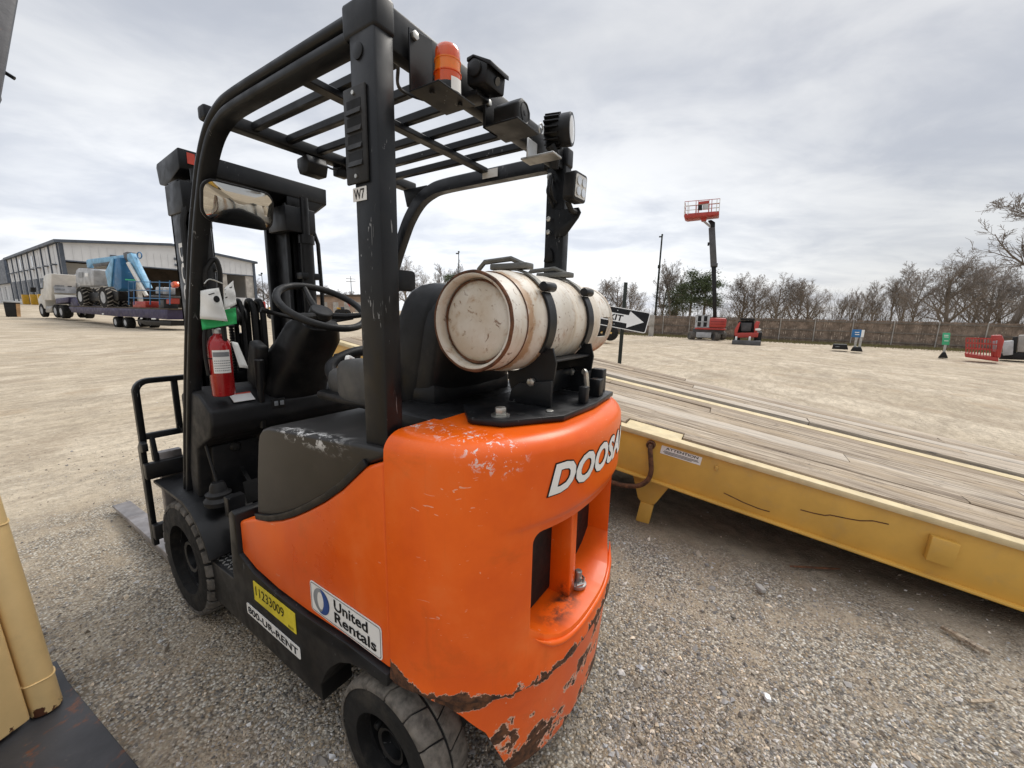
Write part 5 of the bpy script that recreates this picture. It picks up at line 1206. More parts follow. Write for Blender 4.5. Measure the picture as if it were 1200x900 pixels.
TL = [(702, 391, 326, 56, 2, 'small bare tree just right of the forklift lamp post, nearest the gas cylinder'), (722, 391, 322, 58, 0, 'rounded bare tree behind the top of the EXIT sign post'), (742, 391, 330, 60, 2, 'low bare tree between the EXIT sign post and the tall lamp pole'),
      (772, 390, 305, 50, 1, 'tall slim bare tree standing right behind the tall lamp pole'), (784, 390, 302, 49, 3, 'forked bare tree between the lamp pole and the pines'), (797, 391, 314, 52, 3, 'bare tree showing over the left edge of the pines'),
      (866, 394, 318, 50, 0, 'wide bare tree right of the raised red lift'), (885, 395, 322, 49, 2, 'bare tree above the red track loader'), (905, 396, 318, 52, 0, 'thick bare tree, second to the right of the red lift'), (925, 396, 325, 50, 2, 'bare tree above the first fence bay past the loader'), (944, 397, 326, 53, 0, 'bare tree left of the gap in the tree line'),
      (978, 399, 338, 58, 3, 'thin bare tree alone in the gap in the tree line'), (992, 400, 336, 60, 3, 'slim bare tree over the blue sign'), (1003, 400, 340, 58, 1, 'small bare tree right of the blue sign'), (1019, 401, 327, 52, 1, 'bare tree midway between the blue and green signs'), (1036, 402, 322, 50, 3, 'bare tree left of the broad oak'), (1050, 403, 308, 49, 1, 'tall narrow bare tree beside the broad oak'), (1066, 403, 316, 46, 2, 'bare tree under the left boughs of the broad oak'),
      (1103, 405, 290, 40, 0, 'broad spreading bare oak above the green sign'), (1128, 407, 306, 44, 2, 'bare tree right of the broad oak'), (1150, 408, 305, 42, 0, 'bushy bare tree above the red basket'), (1172, 410, 312, 43, 2, 'bare tree left of the tallest tree'),
      (1215, 414, 300, 40, 0, 'bare tree cut by the right edge of the picture behind the tallest tree')]
for i, (px, pb, pt, D, sp, lab) in enumerate(TL): tree(px, pb, pt, D, sp, lab, 1.3*i, mat='bark' if i % 3 else 'bark2', wide=1.12)
tree(1179, 411, 226, 30, 4, 'tallest bare tree, leaning over the fence at the far right', 2.2, mat='bark2', wide=1.15, lean=(.0, -.03))
for i, (px, pb, pt, D, sp, lab) in enumerate([(478, 372, 297, 60, 0, 'bare tree seen beside the seat back, left of the gas cylinder'), (497, 372, 318, 70, 2, 'low bare tree left of the thin lamp pole'), (519, 372, 308, 66, 1, 'bare tree with a thin top just above the gas cylinder'), (531, 372, 303, 64, 3, 'slim bare tree beside the thin lamp pole'), (462, 372, 322, 64, 2, 'bare tree half hidden by the black guard post')]):
    tree(px, pb, pt, D, sp, lab, .9*i+.4)
for i, (px, pb, pt, D, sp, lab) in enumerate([(303, 366, 325, 95, 0, 'brown bare tree at the right corner of the white building'), (314, 367, 330, 92, 2, 'bare tree seen through the mast beside the building'), (322, 367, 338, 90, 0, 'low bare tree behind the mast rail'), (386, 369, 334, 100, 2, 'bare tree seen inside the steering wheel'), (397, 369, 338, 98, 0, 'small bare tree above the tan wall'), (411, 369, 340, 100, 2, 'bare tree beside the guard post, behind the steering wheel'), (6, 352, 330, 110, 0, 'brown bare tree left of the building'), (16, 352, 337, 108, 2, 'low bare tree between the bin and the building')]):
    tree(px, pb, pt, D, sp, lab, 1.1*i+.2, mat='bark2', wide=1.25)

# ---- pines
def pine(px, pb, pt, D, label, seed, w):
    p = at(px, pb, D); f = p-CP; f[2] = 0; f /= np.linalg.norm(f); d = ray(px, pt); q = CP+d*(((p-CP) @ f)/(d @ f)); H = float(q[2]-p[2]); r = np.random.default_rng(seed)
    T = thing('pine_tree', label, 'tree', tuple(p), 0, 'green pines behind the fence'); g = MB(); g.tube([(0, 0, 0), (.1, 0, H*.5), (0, .1, H*.96)], [.16, .12, .04], 7); V, F = [], []
    for k in range(26):
        z = H*r.uniform(.38, .97); L = w*(1.1-.75*abs(z/H-.62)/.4)*r.uniform(.35, 1.0); a = r.uniform(0, 6.28); e = np.array([L*math.cos(a), L*math.sin(a), z+r.uniform(-.1, .5)]); g.tube([(0, 0, z-.2), tuple(e*np.array([.6, .6, 1])-np.array([0, 0, .1])), tuple(e)], [.045, .03, .012], 4)
        for c in range(4):
            cc = e*np.array([1, 1, 1])-np.array([math.cos(a), math.sin(a), 0])*L*.45*r.random()+r.normal(0, .28, 3)*np.array([1, 1, .55]); m = 55
            P = cc+r.normal(0, 1, (m, 3))*np.array([.34, .34, .20]); dr = r.normal(0, 1, (m, 3)); dr[:, 2] = abs(dr[:, 2])*.7; dr /= np.linalg.norm(dr, axis=1)[:, None]; sd = np.cross(dr, r.normal(0, 1, (m, 3))); sd /= np.linalg.norm(sd, axis=1)[:, None]
            b = len(V)
            for i in range(m): V += [P[i]-sd[i]*.035, P[i]+sd[i]*.035, P[i]+dr[i]*.24]
            F += [(b+3*i, b+3*i+1, b+3*i+2) for i in range(m)]
    g.build('trunk', M['bark2'], T); me = bpy.data.meshes.new('crown'); me.from_pydata([tuple(v) for v in V], [], F); link('crown', me, M['pine'], T)
pine(806, 391, 318, 46, 'taller green pine left of the raised red lift', 1, 2.3); pine(822, 392, 323, 45, 'green pine directly behind the boom of the red lift', 2, 2.1); pine(790, 391, 336, 50, 'low green pine nearest the tall lamp pole', 3, 1.9); pine(530, 372, 325, 60, 'dark pine just above the gas cylinder', 4, 2.4)

# ---- poles
def pole(px, pb, pt, D, label, name='lamp_pole', head='lamp', r=.09):
    c = Card(name, label, 'lamp pole' if head == 'lamp' else 'utility pole', px, pb, D); x, H = c.q(px, pt); MB().cyl((0, 0, 0), (0, 0, H), r, r*.6, 8).build('pole', M['darkpost'], c.T)
    if head == 'lamp':
        k = c.k; MB().box((-3.2*k, -.12, H-2.2*k), (-.2*k, .12, H-1.0*k)).build('lamp_head', M['darkpost'], c.T, .02); MB().box((-.9*k, -.1, H-.6*k), (1.0*k, .1, H+1.2*k)).build('sensor', M['darkpost'], c.T, .03)
        return c
    for q in (.93, .86): bx('crossarm', (-1.1, -.05, H*q), (1.1, .05, H*q+.12), M['bark2'], c.T, .0)
c = pole(766, 391, 276, 44, 'tall lamp pole rising behind the fence right of the EXIT sign', r=.13)
bx('camera_box', (-.18, -.12, 7.0), (.12, .1, 7.35), M['darkpost'], c.T, .02)
pole(537.5, 372, 295.5, 62, 'thin lamp pole above the left end of the gas cylinder'); pole(310.5, 367, 321, 84, 'lamp pole between the building and the mast'); pole(369, 369, 317, 80, 'lamp pole seen inside the steering wheel'); pole(413, 369, 324, 96, 'wooden utility pole beside the guard post', 'utility_pole', 'x', .12)

# ================================================================== WHITE BUILDING
def building():
    T = thing('warehouse', 'white metal sided warehouse with slate trim and an open brown bay', 'building', (11, 76, .9)); O = Vector((11, 76, .9))
    X1, Y1, E = 22.8, 44.0, 7.95; rid = E+1.25; bayz = 5.85
    # gable end towards the yard, roof, side wall
    MB().prism([(0, bayz), (X1, bayz), (X1, E), (X1/2, rid), (0, E)], 'y', 0, .25).build('gable_wall', M['siding'], T, .0)
    g = MB().prism([(-.4, E-.05), (X1/2, rid-.02), (X1+.4, E-.05), (X1+.4, E+.30), (X1/2, rid+.32), (-.4, E+.30)], 'y', -.35, Y1).build('roof', M['slate'], T, .0)
    bx('side_wall', (0, .25, 0), (.2, Y1, E-.06), M['siding'], T, .0); bx('side_wall', (X1-.2, .25, 0), (X1, Y1, E-.06), M['siding'], T, .0); bx('back_wall', (.2, Y1-.2, 0), (X1-.2, Y1, E), M['siding'], T, .0)
    bx('bay_wall', (.2, 9.0, 0), (X1-5.0, 9.2, bayz+.6), M['bay'], T, .0); bx('bay_ceiling', (.2, .25, bayz+.6), (X1-.2, 9.0, bayz+.7), M['bay'], T, .0)
    for i in range(28): bx('siding_rib', (.35+i*.81, -.04, bayz), (.43+i*.81, 0, E-.08), M['siding'], T, .0)
    bx('bay_lintel', (0, -.06, bayz-.15), (X1, .2, bayz), M['slate'], T, .0)
    for x in (0, X1-.35): bx('corner_column', (x-.03, -.1, 0), (x+.36, .24, E-.06), M['slate'], T, .0)
    bx('inner_panel', (.4, 5.0, 0), (5.2, 5.2, bayz), M['siding'], T, .0)
    for x in (7.0, 12.5): bx('bay_column', (x, .3, 0), (x+.5, .9, bayz), M['conc'], T, .0)
    # right end of the gable: low panel, window opening, pier
    bx('low_panel', (X1-5.6, .0, 0), (X1-.4, .25, 2.0), M['siding'], T, .0); bx('pier', (X1-5.6, .05, 2.0), (X1-4.4, .5, bayz), M['conc'], T, .0); bx('pier', (X1-1.6, .05, 2.0), (X1-.4, .5, bayz), M['conc'], T, .0)
    for i in range(7): bx('panel_rib', (X1-5.4+i*.75, -.04, 0), (X1-5.33+i*.75, 0, 2.0), M['siding'], T, .0)
    # side wall: pilasters, dock doors, window strips
    for i in range(9):
        y = .6+i*5.3; bx('pilaster', (-.14, y, 0), (0, y+.22, E-.05), M['slate'], T, .0)
        if i < 8:
            d = bx('dock_door', (-.08, y+1.3, .9), (0, y+4.2, 3.9), M['slate'], T, .0); bx('dock_canopy', (-.45, y+2.0, 5.3), (0, y+3.6, 5.42), M['slate'], T, .0)
            bx('wall_panel_seam', (-.03, y+2.8, 4.0), (0, y+2.9, E-.1), M['mlight'], T, .0)
            if i in (3, 5): bx('window', (-.05, y+1.9, 5.7), (0, y+3.2, 7.3), M['window'], T, .0)
    g = bx('wall_lamp', (4.6, -.25, 6.6), (5.2, -.04, 7.0), M['slate'], T, .0); bx('wall_lamp', (11.6, -.2, 7.2), (11.9, 0, 7.5), M['slate'], T, .0); bx('wall_lamp', (11.6, -.2, 6.3), (11.9, 0, 6.6), M['slate'], T, .0)
    bx('roof_vent', (10.0, 12, rid), (10.6, 12.6, rid+1.0), M['mlight'], T, .0)
    c = thing('dock_annex', 'low annex with a dark blue band at the far left of the warehouse', 'building', (12, 128, .9)); 
    bx('wall', (0, 0, 0), (8, 26, 4.3), M['siding'], c, .0); b = bx('fascia', (-.6, -.2, 4.0), (8.4, 27, 8.6), M['slate'], c, .0); bx('fascia_joint', (-.66, 12.6, 4.0), (-.6, 13.2, 8.6), M['mlight'], c, .0)
    for i in range(3): bx('dock_door', (-.1, 2+i*8, .3), (0, 6+i*8, 3.4), M['mlight'], c, .0)
    for i, y in enumerate((84.5, 90.5, 97.5)):
        o = bx('dock_barrier', (-.35, -.35, 0), (.35, .35, 1.5), M['machyellow'], None, .05); o.location = (9.9, y, gz(9.9, y)-.02); tag(o, ['yellow dock barrier nearest the truck cab', 'middle yellow dock barrier by the loading doors', 'yellow dock barrier nearest the black bin'][i], 'barrier', 'yellow barriers by the loading docks')
building()
def bin_():
    c = Card('waste_bin', 'black open topped waste bin standing at the far left of the yard', 'bin', 13.5, 371, 36); q = c.q
    a, b, d, e = q(5, 354), q(24, 354), q(22, 371), q(7, 371)
    c.poly('tub', [(3.5, 354), (23.5, 354), (22, 371), (7, 371)], -.05, 1.0, M['binblack'], bevel=.04); c.poly('rim', [(2.5, 352), (25.5, 353), (25.5, 355), (2.5, 354)], -.12, 1.1, M['mlight'], bevel=.02); c.poly('side_board', [(18.5, 356), (23.5, 356), (24.5, 371), (20, 371)], -.09, -.05, M['boardwood'], bevel=.0)
bin_()

# ================================================================== SEMI TRUCK, LOWBOY, BLUE LIFT (they stand in line along the y axis)
XT = 0.0                                         # local: x away from the viewer, y forward along the truck, z up
TP1, TP2 = at(52, 371, 35), at(145, 384, 28); TE = (TP1-TP2)[:2]; TE /= np.linalg.norm(TE); TN = np.array([TE[1], -TE[0]]); TRZ = math.atan2(-TE[0], TE[1])
def wl(p): q = TP2[:2]+TN*p[0]+TE*p[1]; return (float(q[0]), float(q[1]), float(p[2]))
def yz(px, py, X=XT):
    d = ray(px, py); t = ((TP2-CP)[:2] @ TN)/(d[:2] @ TN); v = CP+d*t; return float((v-TP2)[:2] @ TE), float(v[2])
def xprism(name, pts, x0, x1, mat, parent, org, bevel=.03, X=XT):
    P = [yz(*p) for p in pts]; return MB().prism([(a-org[1], b-org[2]) for a, b in P], 'x', x0-org[0], x1-org[0]).build(name, mat, parent, bevel)
def tyre(name, px, py, x0, x1, parent, org, r, lug=0, hub='mlight', X=XT, mat='tread'):
    y, z = yz(px, py, X); c = ((x0+x1)/2-org[0], y-org[1], z-org[2]); w = x1-x0
    o = MB().lathe([(-w/2, r*.55), (-w/2, r*.9), (-w*.38, r), (w*.38, r), (w/2, r*.9), (w/2, r*.55)], c, (1, 0, 0), 28, closed=True).build(name, M['rubber'], parent)
    MB().lathe([(-w/2+.02, 0), (-w/2+.02, r*.2), (-w/2+.06, r*.3), (-w/2+.1, r*.5), (-w/2+.01, r*.57)], c, (1, 0, 0), 20).build('rim', M[hub], o)
    if lug:
        g = MB()
        for k in range(lug):
            a = 2*math.pi*k/lug
            for s in (-1, 1):
                b = a+s*.06; cc = Vector(c)+Vector((s*w*.25, r*math.cos(b), r*math.sin(b))); g.obox(cc, (w*.24, -s*.05*math.sin(b)*2, s*.05*math.cos(b)*2), (0, -math.sin(b)*r*.055, math.cos(b)*r*.055), (0, math.cos(b)*.035, math.sin(b)*.035))
        g.build('tread', M[mat], o)
    return o
def semi():
    org = (XT+.8, yz(66, 372)[0], TP1[2]); T = thing('semi_truck', 'white sleeper cab semi truck coupled to the dark violet trailer', 'truck', wl(org), TRZ)
    sl_ = xprism('sleeper', [(50.5, 324), (53, 321), (60, 320.5), (60, 352), (51, 352)], XT, XT+1.55, M['cabwhite'], T, org, .08); ys, zs = yz(60, 336); ks = (yz(60, 321)[1]-yz(60, 352)[1])/31
    def back(name, n0, n1, p0, p1, mat, d=.04): z0, z1 = yz(60, p1)[1], yz(60, p0)[1]; return bx(name, (XT+n0-org[0], ys-d-org[1], z0-org[2]), (XT+n1-org[0], ys-org[1], z1-org[2]), mat, T, .01)
    back('back_panel', .12, 1.45, 325, 343, M['mlight']); back('back_window', .95, 1.2, 328, 335, M['window'], .07)
    for k in range(3): back('vent', .2, .75, 328+k*4.6, 330.4+k*4.6, M['greyprint'], .08)
    back('exhaust_stack', 1.5, 1.64, 319, 350, M['steel'], .25); back('lower_panel', .1, 1.5, 345, 351, M['cabwhite'], .06)
    xprism('bonnet', [(43, 350), (45, 346), (51, 344), (52, 362), (45, 362)], XT+.05, XT+1.5, M['cabwhite'], T, org, .1); xprism('door', [(47, 333), (51, 326), (51, 352), (47, 350)], XT+.02, XT+1.5, M['cabwhite'], T, org, .06); xprism('side_window', [(47.8, 334), (50.4, 329), (50.4, 338), (47.8, 339)], XT-.02, XT+.02, M['window'], T, org, .0); xprism('fuel_tank', [(53, 359), (60, 358.5), (60, 366), (53, 366.5)], XT, XT+.6, M['steel'], T, org, .1)
    xprism('mirror', [(43, 337), (44.5, 337), (44.5, 342.5), (43, 342)], XT-.4, XT-.1, M['binblack'], T, org, .02); xprism('frame_rail', [(48, 362), (86, 358), (86, 362), (48, 366)], XT+.5, XT+1.4, M['black2'], T, org, .02)
    xprism('deck_tray', [(63, 350), (78, 348), (78, 354), (63, 356)], XT+.1, XT+1.5, M['purple'], T, org, .02)
    tyre('wheel', 48.5, 363.6, XT, XT+.35, T, org, .60); tyre('wheel', 48.5, 363.6, XT+1.5, XT+1.85, T, org, .60)
    for px, py in ((64.5, 364.6), (71.2, 365.2)):
        tyre('wheel', px, py, XT, XT+.5, T, org, .56); tyre('wheel', px, py, XT+1.4, XT+1.9, T, org, .56)
semi()
def lowboy():
    org = (XT+1.0, yz(135, 384)[0], TP2[2]); T = thing('lowboy_trailer', 'dark violet low loader trailer carrying the blue boom lift', 'trailer', wl(org), TRZ)
    xprism('deck_beam', [(80, 359.5), (160, 361.8), (196, 363), (196, 374.5), (160, 371.5), (140, 371), (84, 366)], XT, XT+1.9, M['purple'], T, org, .03); xprism('gooseneck', [(77, 350), (84, 349), (88, 360), (80, 361)], XT+.2, XT+1.5, M['purple'], T, org, .03)
    xprism('deck_boards', [(82, 358.2), (160, 360.2), (197, 361.4), (197, 363), (160, 361.8), (82, 359.4)], XT+.02, XT+1.88, M['bay'], T, org, .0)
    xprism('ramp', [(155, 375), (198, 376.5), (198, 382), (168, 381)], XT+.1, XT+1.8, M['black2'], T, org, .02)
    for a, b, c in ((165, 372.3, 2.2), (178, 372.8, 5), (120, 367, 2)): xprism('reflector', [(a, b), (a+c, b), (a+c, b+1.6), (a, b+1.6)], XT-.03, XT, M['swhite'], T, org, .0)
    for px, py in ((134.5, 377.4), (146, 378.2)):
        tyre('wheel', px, py, XT+.02, XT+.5, T, org, .40); tyre('wheel', px, py, XT+1.4, XT+1.88, T, org, .40)
lowboy()
def blue_lift():
    org = (XT+.9, yz(112, 358)[0], yz(112, 359)[1]); T = thing('boom_lift', 'blue and grey boom lift folded down on the violet trailer', 'boom lift', wl(org), TRZ)
    xprism('chassis', [(95, 343), (132, 341), (132, 352), (95, 353)], XT+.3, XT+1.1, M['black2'], T, org, .03)
    xprism('counterweight', [(88, 317), (91, 314.2), (104, 314.5), (109, 316), (109, 335), (93, 335), (88, 331)], XT+.02, XT+1.05, M['mlight'], T, org, .07); xprism('cowl_vent', [(92, 319), (97, 319), (97, 325), (92, 325)], XT-.01, XT+.02, M['greyprint'], T, org, .0); xprism('cowl_emblem', [(99.5, 320), (103, 320), (103, 324), (99.5, 324)], XT-.01, XT+.02, M['swhite'], T, org, .0)
    xprism('turret', [(126, 318), (132, 303), (139, 301.5), (141, 318), (141, 338), (136, 341), (129, 335)], XT+.05, XT+.85, M['bblue'], T, org, .05); xprism('turret_edge', [(123.5, 318), (131, 302.5), (133, 302.5), (130, 336), (127, 336)], XT-.02, XT+.05, M['lblue'], T, org, .02)
    y0 = yz(141, 320)[0]
    for n0, n1, a, b, mt in ((.12, .36, 313, 318, 'swhite'), (.42, .74, 313.5, 318.5, 'swhite'), (.2, .75, 326.5, 328, 'sgreen')): bx('emblem', (XT+n0-org[0], y0-.03-org[1], yz(141, b)[1]-org[2]), (XT+n1-org[0], y0-org[1], yz(141, a)[1]-org[2]), M[mt], T, .0)
    xprism('lower_boom', [(92, 304), (94, 303), (136, 297.5), (141, 298), (141, 303), (98, 309), (96, 313), (93, 313)], XT+.4, XT+.65, M['lblue'], T, org, .04); xprism('boom_cylinder', [(100, 309), (124, 305), (124, 309), (102, 312)], XT+.35, XT+.5, M['bgrey'], T, org, .04)
    xprism('boom_knuckle', [(137, 295.5), (141, 294), (147, 295), (149, 303), (141, 306), (138, 302)], XT+.3, XT+.62, M['bgrey'], T, org, .05)
    xprism('upper_boom', [(143, 297), (147, 295.5), (167, 337), (162, 340), (143, 303)], XT+.25, XT+.55, M['lblue'], T, org, .03); xprism('boom_rod', [(146, 308), (148, 306.5), (170, 346), (168, 347.5)], XT+.05, XT+.2, M['cabwhite'], T, org, .03)
    yl, zl = yz(152, 298); MB().tube([(XT+.5-org[0], yl-org[1]+.32*math.cos(t), zl-org[2]+.2*math.sin(t)) for t in np.linspace(0, 6.28, 16)[:-1]], .035, 6, True).build('hose_loop', M['bblue'], T)
    for px, py, r in ((93.5, 347.5, .72), (120.5, 348.5, .78)):
        tyre('wheel', px, py, XT+.0, XT+.62, T, org, r, 16, mat='tan_tread'); tyre('wheel', px-4, py-.5, XT+1.0, XT+1.5, T, org, r*.95, 16, mat='tan_tread')
    for px in (151, 157, 176, 187, 199): p, q = yz(px, 329), yz(px, 357); MB().bar((XT-org[0], p[0]-org[1], p[1]-org[2]), (XT-org[0], q[0]-org[1], q[1]-org[2]), .05, .05).build('basket_post', M['bblue'], T)
    for py in (330, 340, 349): a, b = yz(151, py), yz(200, py+1); MB().bar((XT-org[0], a[0]-org[1], a[1]-org[2]), (XT-org[0], b[0]-org[1], b[1]-org[2]), .05, .05).build('basket_rail', M['bblue'], T)
blue_lift()
def lowboy_load():
    def solo(name, label, cat, pts, x0, x1, mat, bevel=.04):
        P = [yz(*p) for p in pts]; oy, oz = P[0]; o = MB().prism([(a-oy, b-oz) for a, b in P], 'x', 0, x1-x0).build(name, mat, None, bevel); o.location = wl((x0, oy, oz)); o.rotation_euler = (0, 0, TRZ); return tag(o, label, cat)
    solo('steel_tank', 'left of two pale tanks on the violet trailer, nearer the blue boom', 'tank', [(175, 336), (179, 336), (179, 344.5), (175, 344)], XT+.3, XT+.75, M['mlight'], .06); solo('steel_tank', 'right of two pale tanks on the violet trailer, nearer the mast', 'tank', [(183.5, 336), (188, 336.5), (188, 345), (183.5, 344.5)], XT+.3, XT+.8, M['mlight'], .06)
    solo('red_machine', 'low dark red machine lying on the violet trailer', 'machine', [(153, 353), (168, 353), (168, 361), (153, 361)], XT+.1, XT+.9, M['bred'], .06); solo('red_box', 'small red box strapped on the right end of the trailer', 'box', [(190, 349), (195, 349), (195, 356), (190, 356)], XT+.2, XT+.7, M['bred'], .04)
    solo('work_platform', 'dark platform bed under the pale tanks on the trailer', 'platform', [(172, 345.5), (196, 346.5), (196, 349), (172, 347.5)], XT+.1, XT+1.5, M['bgrey'], .02); solo('orange_hoist', 'small orange hoist above the pale tanks', 'hoist', [(190, 331), (194, 329), (196, 334), (192, 337)], XT+.4, XT+.7, M['amber'], .03); solo('black_crate', 'dark crate beside the red machine on the trailer', 'crate', [(179, 351), (185, 351), (185, 361), (179, 361)], XT+.3, XT+1.1, M['bgrey'], .03)
lowboy_load()

# ================================================================== RAISED RED LIFT
def red_lift():
    c = Card('boom_lift', 'red boom lift with its boom raised straight up in front of the fence', 'boom lift', 830, 399, 33.5); q = c.q; T = c.T
    c.box('axle_beam', (816, 389), (833, 396), .0, .6, M['mlight']); c.box('chassis', (812, 385), (848, 392), .1, 2.0, M['bgrey'])
    for a, b, y in (((806, 388.3), (814.6, 398.6), -.1), ((815.5, 391), (824, 398.8), 1.9), ((834.5, 388.5), (843, 400.3), -.15), ((843.6, 388.6), (850.5, 399.6), 1.6)):
        (x0, z0), (x1, z1) = q(*a), q(*b); r = (z0-z1)/2; cx, cz = (x0+x1)/2, (z0+z1)/2; w = .42
        th = MB().lathe([(-w/2, r*.5), (-w/2, r*.88), (-w*.35, r), (w*.35, r), (w/2, r*.88), (w/2, r*.5)], (cx, y+.3, cz), (.85, .5, 0), 22, closed=True).build('wheel', M['tread'], T); MB().lathe([(-w/2+.03, 0), (-w/2+.03, r*.52), (w/2-.03, r*.52), (w/2-.03, 0)], (cx, y+.3, cz), (.85, .5, 0), 14).build('rim', M['bgrey'], th)
    b = c.box('engine_cowl', (831.5, 372.3), (850.5, 384.5), -.1, 1.5, M['bred'], bevel=.15); c.box('turntable_skirt', (814.5, 384), (850.5, 387), -.15, 1.6, M['bred'], bevel=.05)
    for py in (376.5, 379.5): c.box('cowl_groove', (833, py), (849, py+.7), -.115, -.09, M['binblack'], b, 0)
    f = c.box('equipment_frame', (815.5, 369.5), (831, 384), .3, 1.2, M['bgrey'], bevel=.02)
    for px in (815.5, 822.5, 829.5): c.box('frame_post', (px, 369), (px+1.3, 384), -.02, .12, M['mlight'], f, .0)
    for py in (369, 376.5, 382.7): c.box('frame_bar', (815.5, py), (831, py+1.2), -.02, .1, M['mlight'], f, .0)
    for p in ((817.2, 371), (824.2, 371)): c.box('hydraulic_block', p, (p[0]+4.5, p[1]+5), .05, .3, M['binblack'], f, .0)
    c.poly('lower_boom', [(833.6, 310), (839.3, 310), (840, 373), (835.6, 373)], .45, .95, M['black2'], bevel=.03); u = c.poly('upper_boom', [(830.3, 266), (838, 265), (840.4, 311), (832.6, 311)], .35, 1.05, M['bgrey'], bevel=.03); c.box('boom_side_box', (829.3, 283), (831, 286), .4, .9, M['binblack'], u, .0); c.box('boom_foot', (833, 308), (841, 311.5), .3, 1.1, M['bgrey'], u, .02)
    c.poly('jib_link', [(823.5, 258), (826, 257), (834.5, 264), (833, 266)], .5, .7, M['mlight'], bevel=.0); c.poly('jib_head', [(829.5, 257), (833.5, 256), (838.2, 259), (838, 268), (832.5, 267), (832.8, 262)], .45, .9, M['black2'], bevel=.03)
    fl = c.poly('basket_floor', [(801.8, 253.5), (803, 252), (842.5, 248.8), (842.8, 252.8), (805, 257), (802, 256)], -.5, 1.0, M['bred'], bevel=.04); c.poly('basket_mount', [(820, 254), (829, 253.5), (827, 257.8), (822, 257.8)], .2, .8, M['bred'], bevel=.03)
    k = c.k; bt = q(802.3, 254), q(842.5, 250); tp = q(803, 238.2), q(843.7, 234.8)
    def P(s, t, y): a = [bt[0][i]+(bt[1][i]-bt[0][i])*s for i in (0, 1)]; b_ = [tp[0][i]+(tp[1][i]-tp[0][i])*s for i in (0, 1)]; return (a[0]+(b_[0]-a[0])*t, y, a[1]+(b_[1]-a[1])*t)
    for y in (-.5, 1.0):
        for t in (.35, .68, 1.0): MB().tube([P(0, t, y), P(1, t, y)], .024, 5).build('rail', M['cabwhite'] if t < 1 else M['bred'], T)
        for s in (0, .1, .33, .40, .70, .78, .92, 1): MB().tube([P(s, 0, y), P(s, 1, y)], .024, 5).build('upright', M['bred'] if s in (.33, .40, .70, .78) else M['cabwhite'], T)
    for s in (0, 1):
        for t in (.35, .68, 1.0): MB().tube([P(s, t, -.5), P(s, t, 1.0)], .024, 5).build('rail', M['bred'], T)
    c.poly('control_panel', [(818.5, 238.5), (831, 237), (831, 239.5), (818.5, 241.5)], -.56, -.3, M['bred'], bevel=.0); c.poly('control_box', [(818.3, 242.3), (823, 242), (823, 247.5), (818.3, 247.8)], -.55, -.3, M['binblack'], bevel=.0); c.poly('control_box', [(823.5, 242), (830.5, 241), (830.5, 246.5), (823.5, 247)], -.54, -.3, M['mlight'], bevel=.0)
red_lift()
def track_loader():
    c = Card('track_loader', 'small red tracked loader parked in front of the fence beside the red lift', 'loader', 875, 403, 29.5); T = c.T
    for a, b in (((860.5, 389), (866.5, 402)), ((885, 388), (891.5, 402.5))):
        (x0, z0), (x1, z1) = c.q(*a), c.q(*b); MB().prism([(-.2, z1+.12), (.0, z1), (1.2, z1), (1.45, z1+.15), (1.35, z0), (.0, z0-.1)], 'x', x0, x1).build('track', M['rubber'], T, .03)
    c.poly('body', [(865, 376), (884, 376), (885, 390), (864, 390)], .2, 1.2, M['binblack'], bevel=.08); c.poly('seat_back', [(867.5, 378), (881.5, 378), (880, 388.5), (868.5, 388.5)], .05, .25, M['bgrey'], bevel=.06); c.poly('canopy', [(867, 372.5), (885, 373), (884, 376), (868, 375.5)], -.1, 1.1, M['binblack'], bevel=.03)
    for pts in ([(866, 378), (868, 377), (863.5, 392), (860.5, 393), (861, 386)], [(884, 380), (886.5, 376), (890.5, 377), (886.5, 392), (883.5, 393)]): c.poly('lift_arm', pts, -.35, .1, M['bred'], bevel=.02)
    c.poly('cross_arm', [(861, 390), (889, 389.5), (888, 395), (862, 395.5)], -.4, -.2, M['bred'], bevel=.03); c.poly('bucket', [(858.5, 398), (891.5, 399), (891, 404.5), (858, 402.5)], -.95, -.35, M['bgrey'], bevel=.03)
    for px in (862.8, 878.5): c.box('cylinder', (px-.9, 394), (px+.9, 399), -.45, -.3, M['swhite'], bevel=.02)
    c.poly('lamp', [(885, 385), (890, 384.5), (892.3, 385.8), (890, 387.2), (885, 387)], -.4, -.3, M['swhite'], bevel=.0)
track_loader()
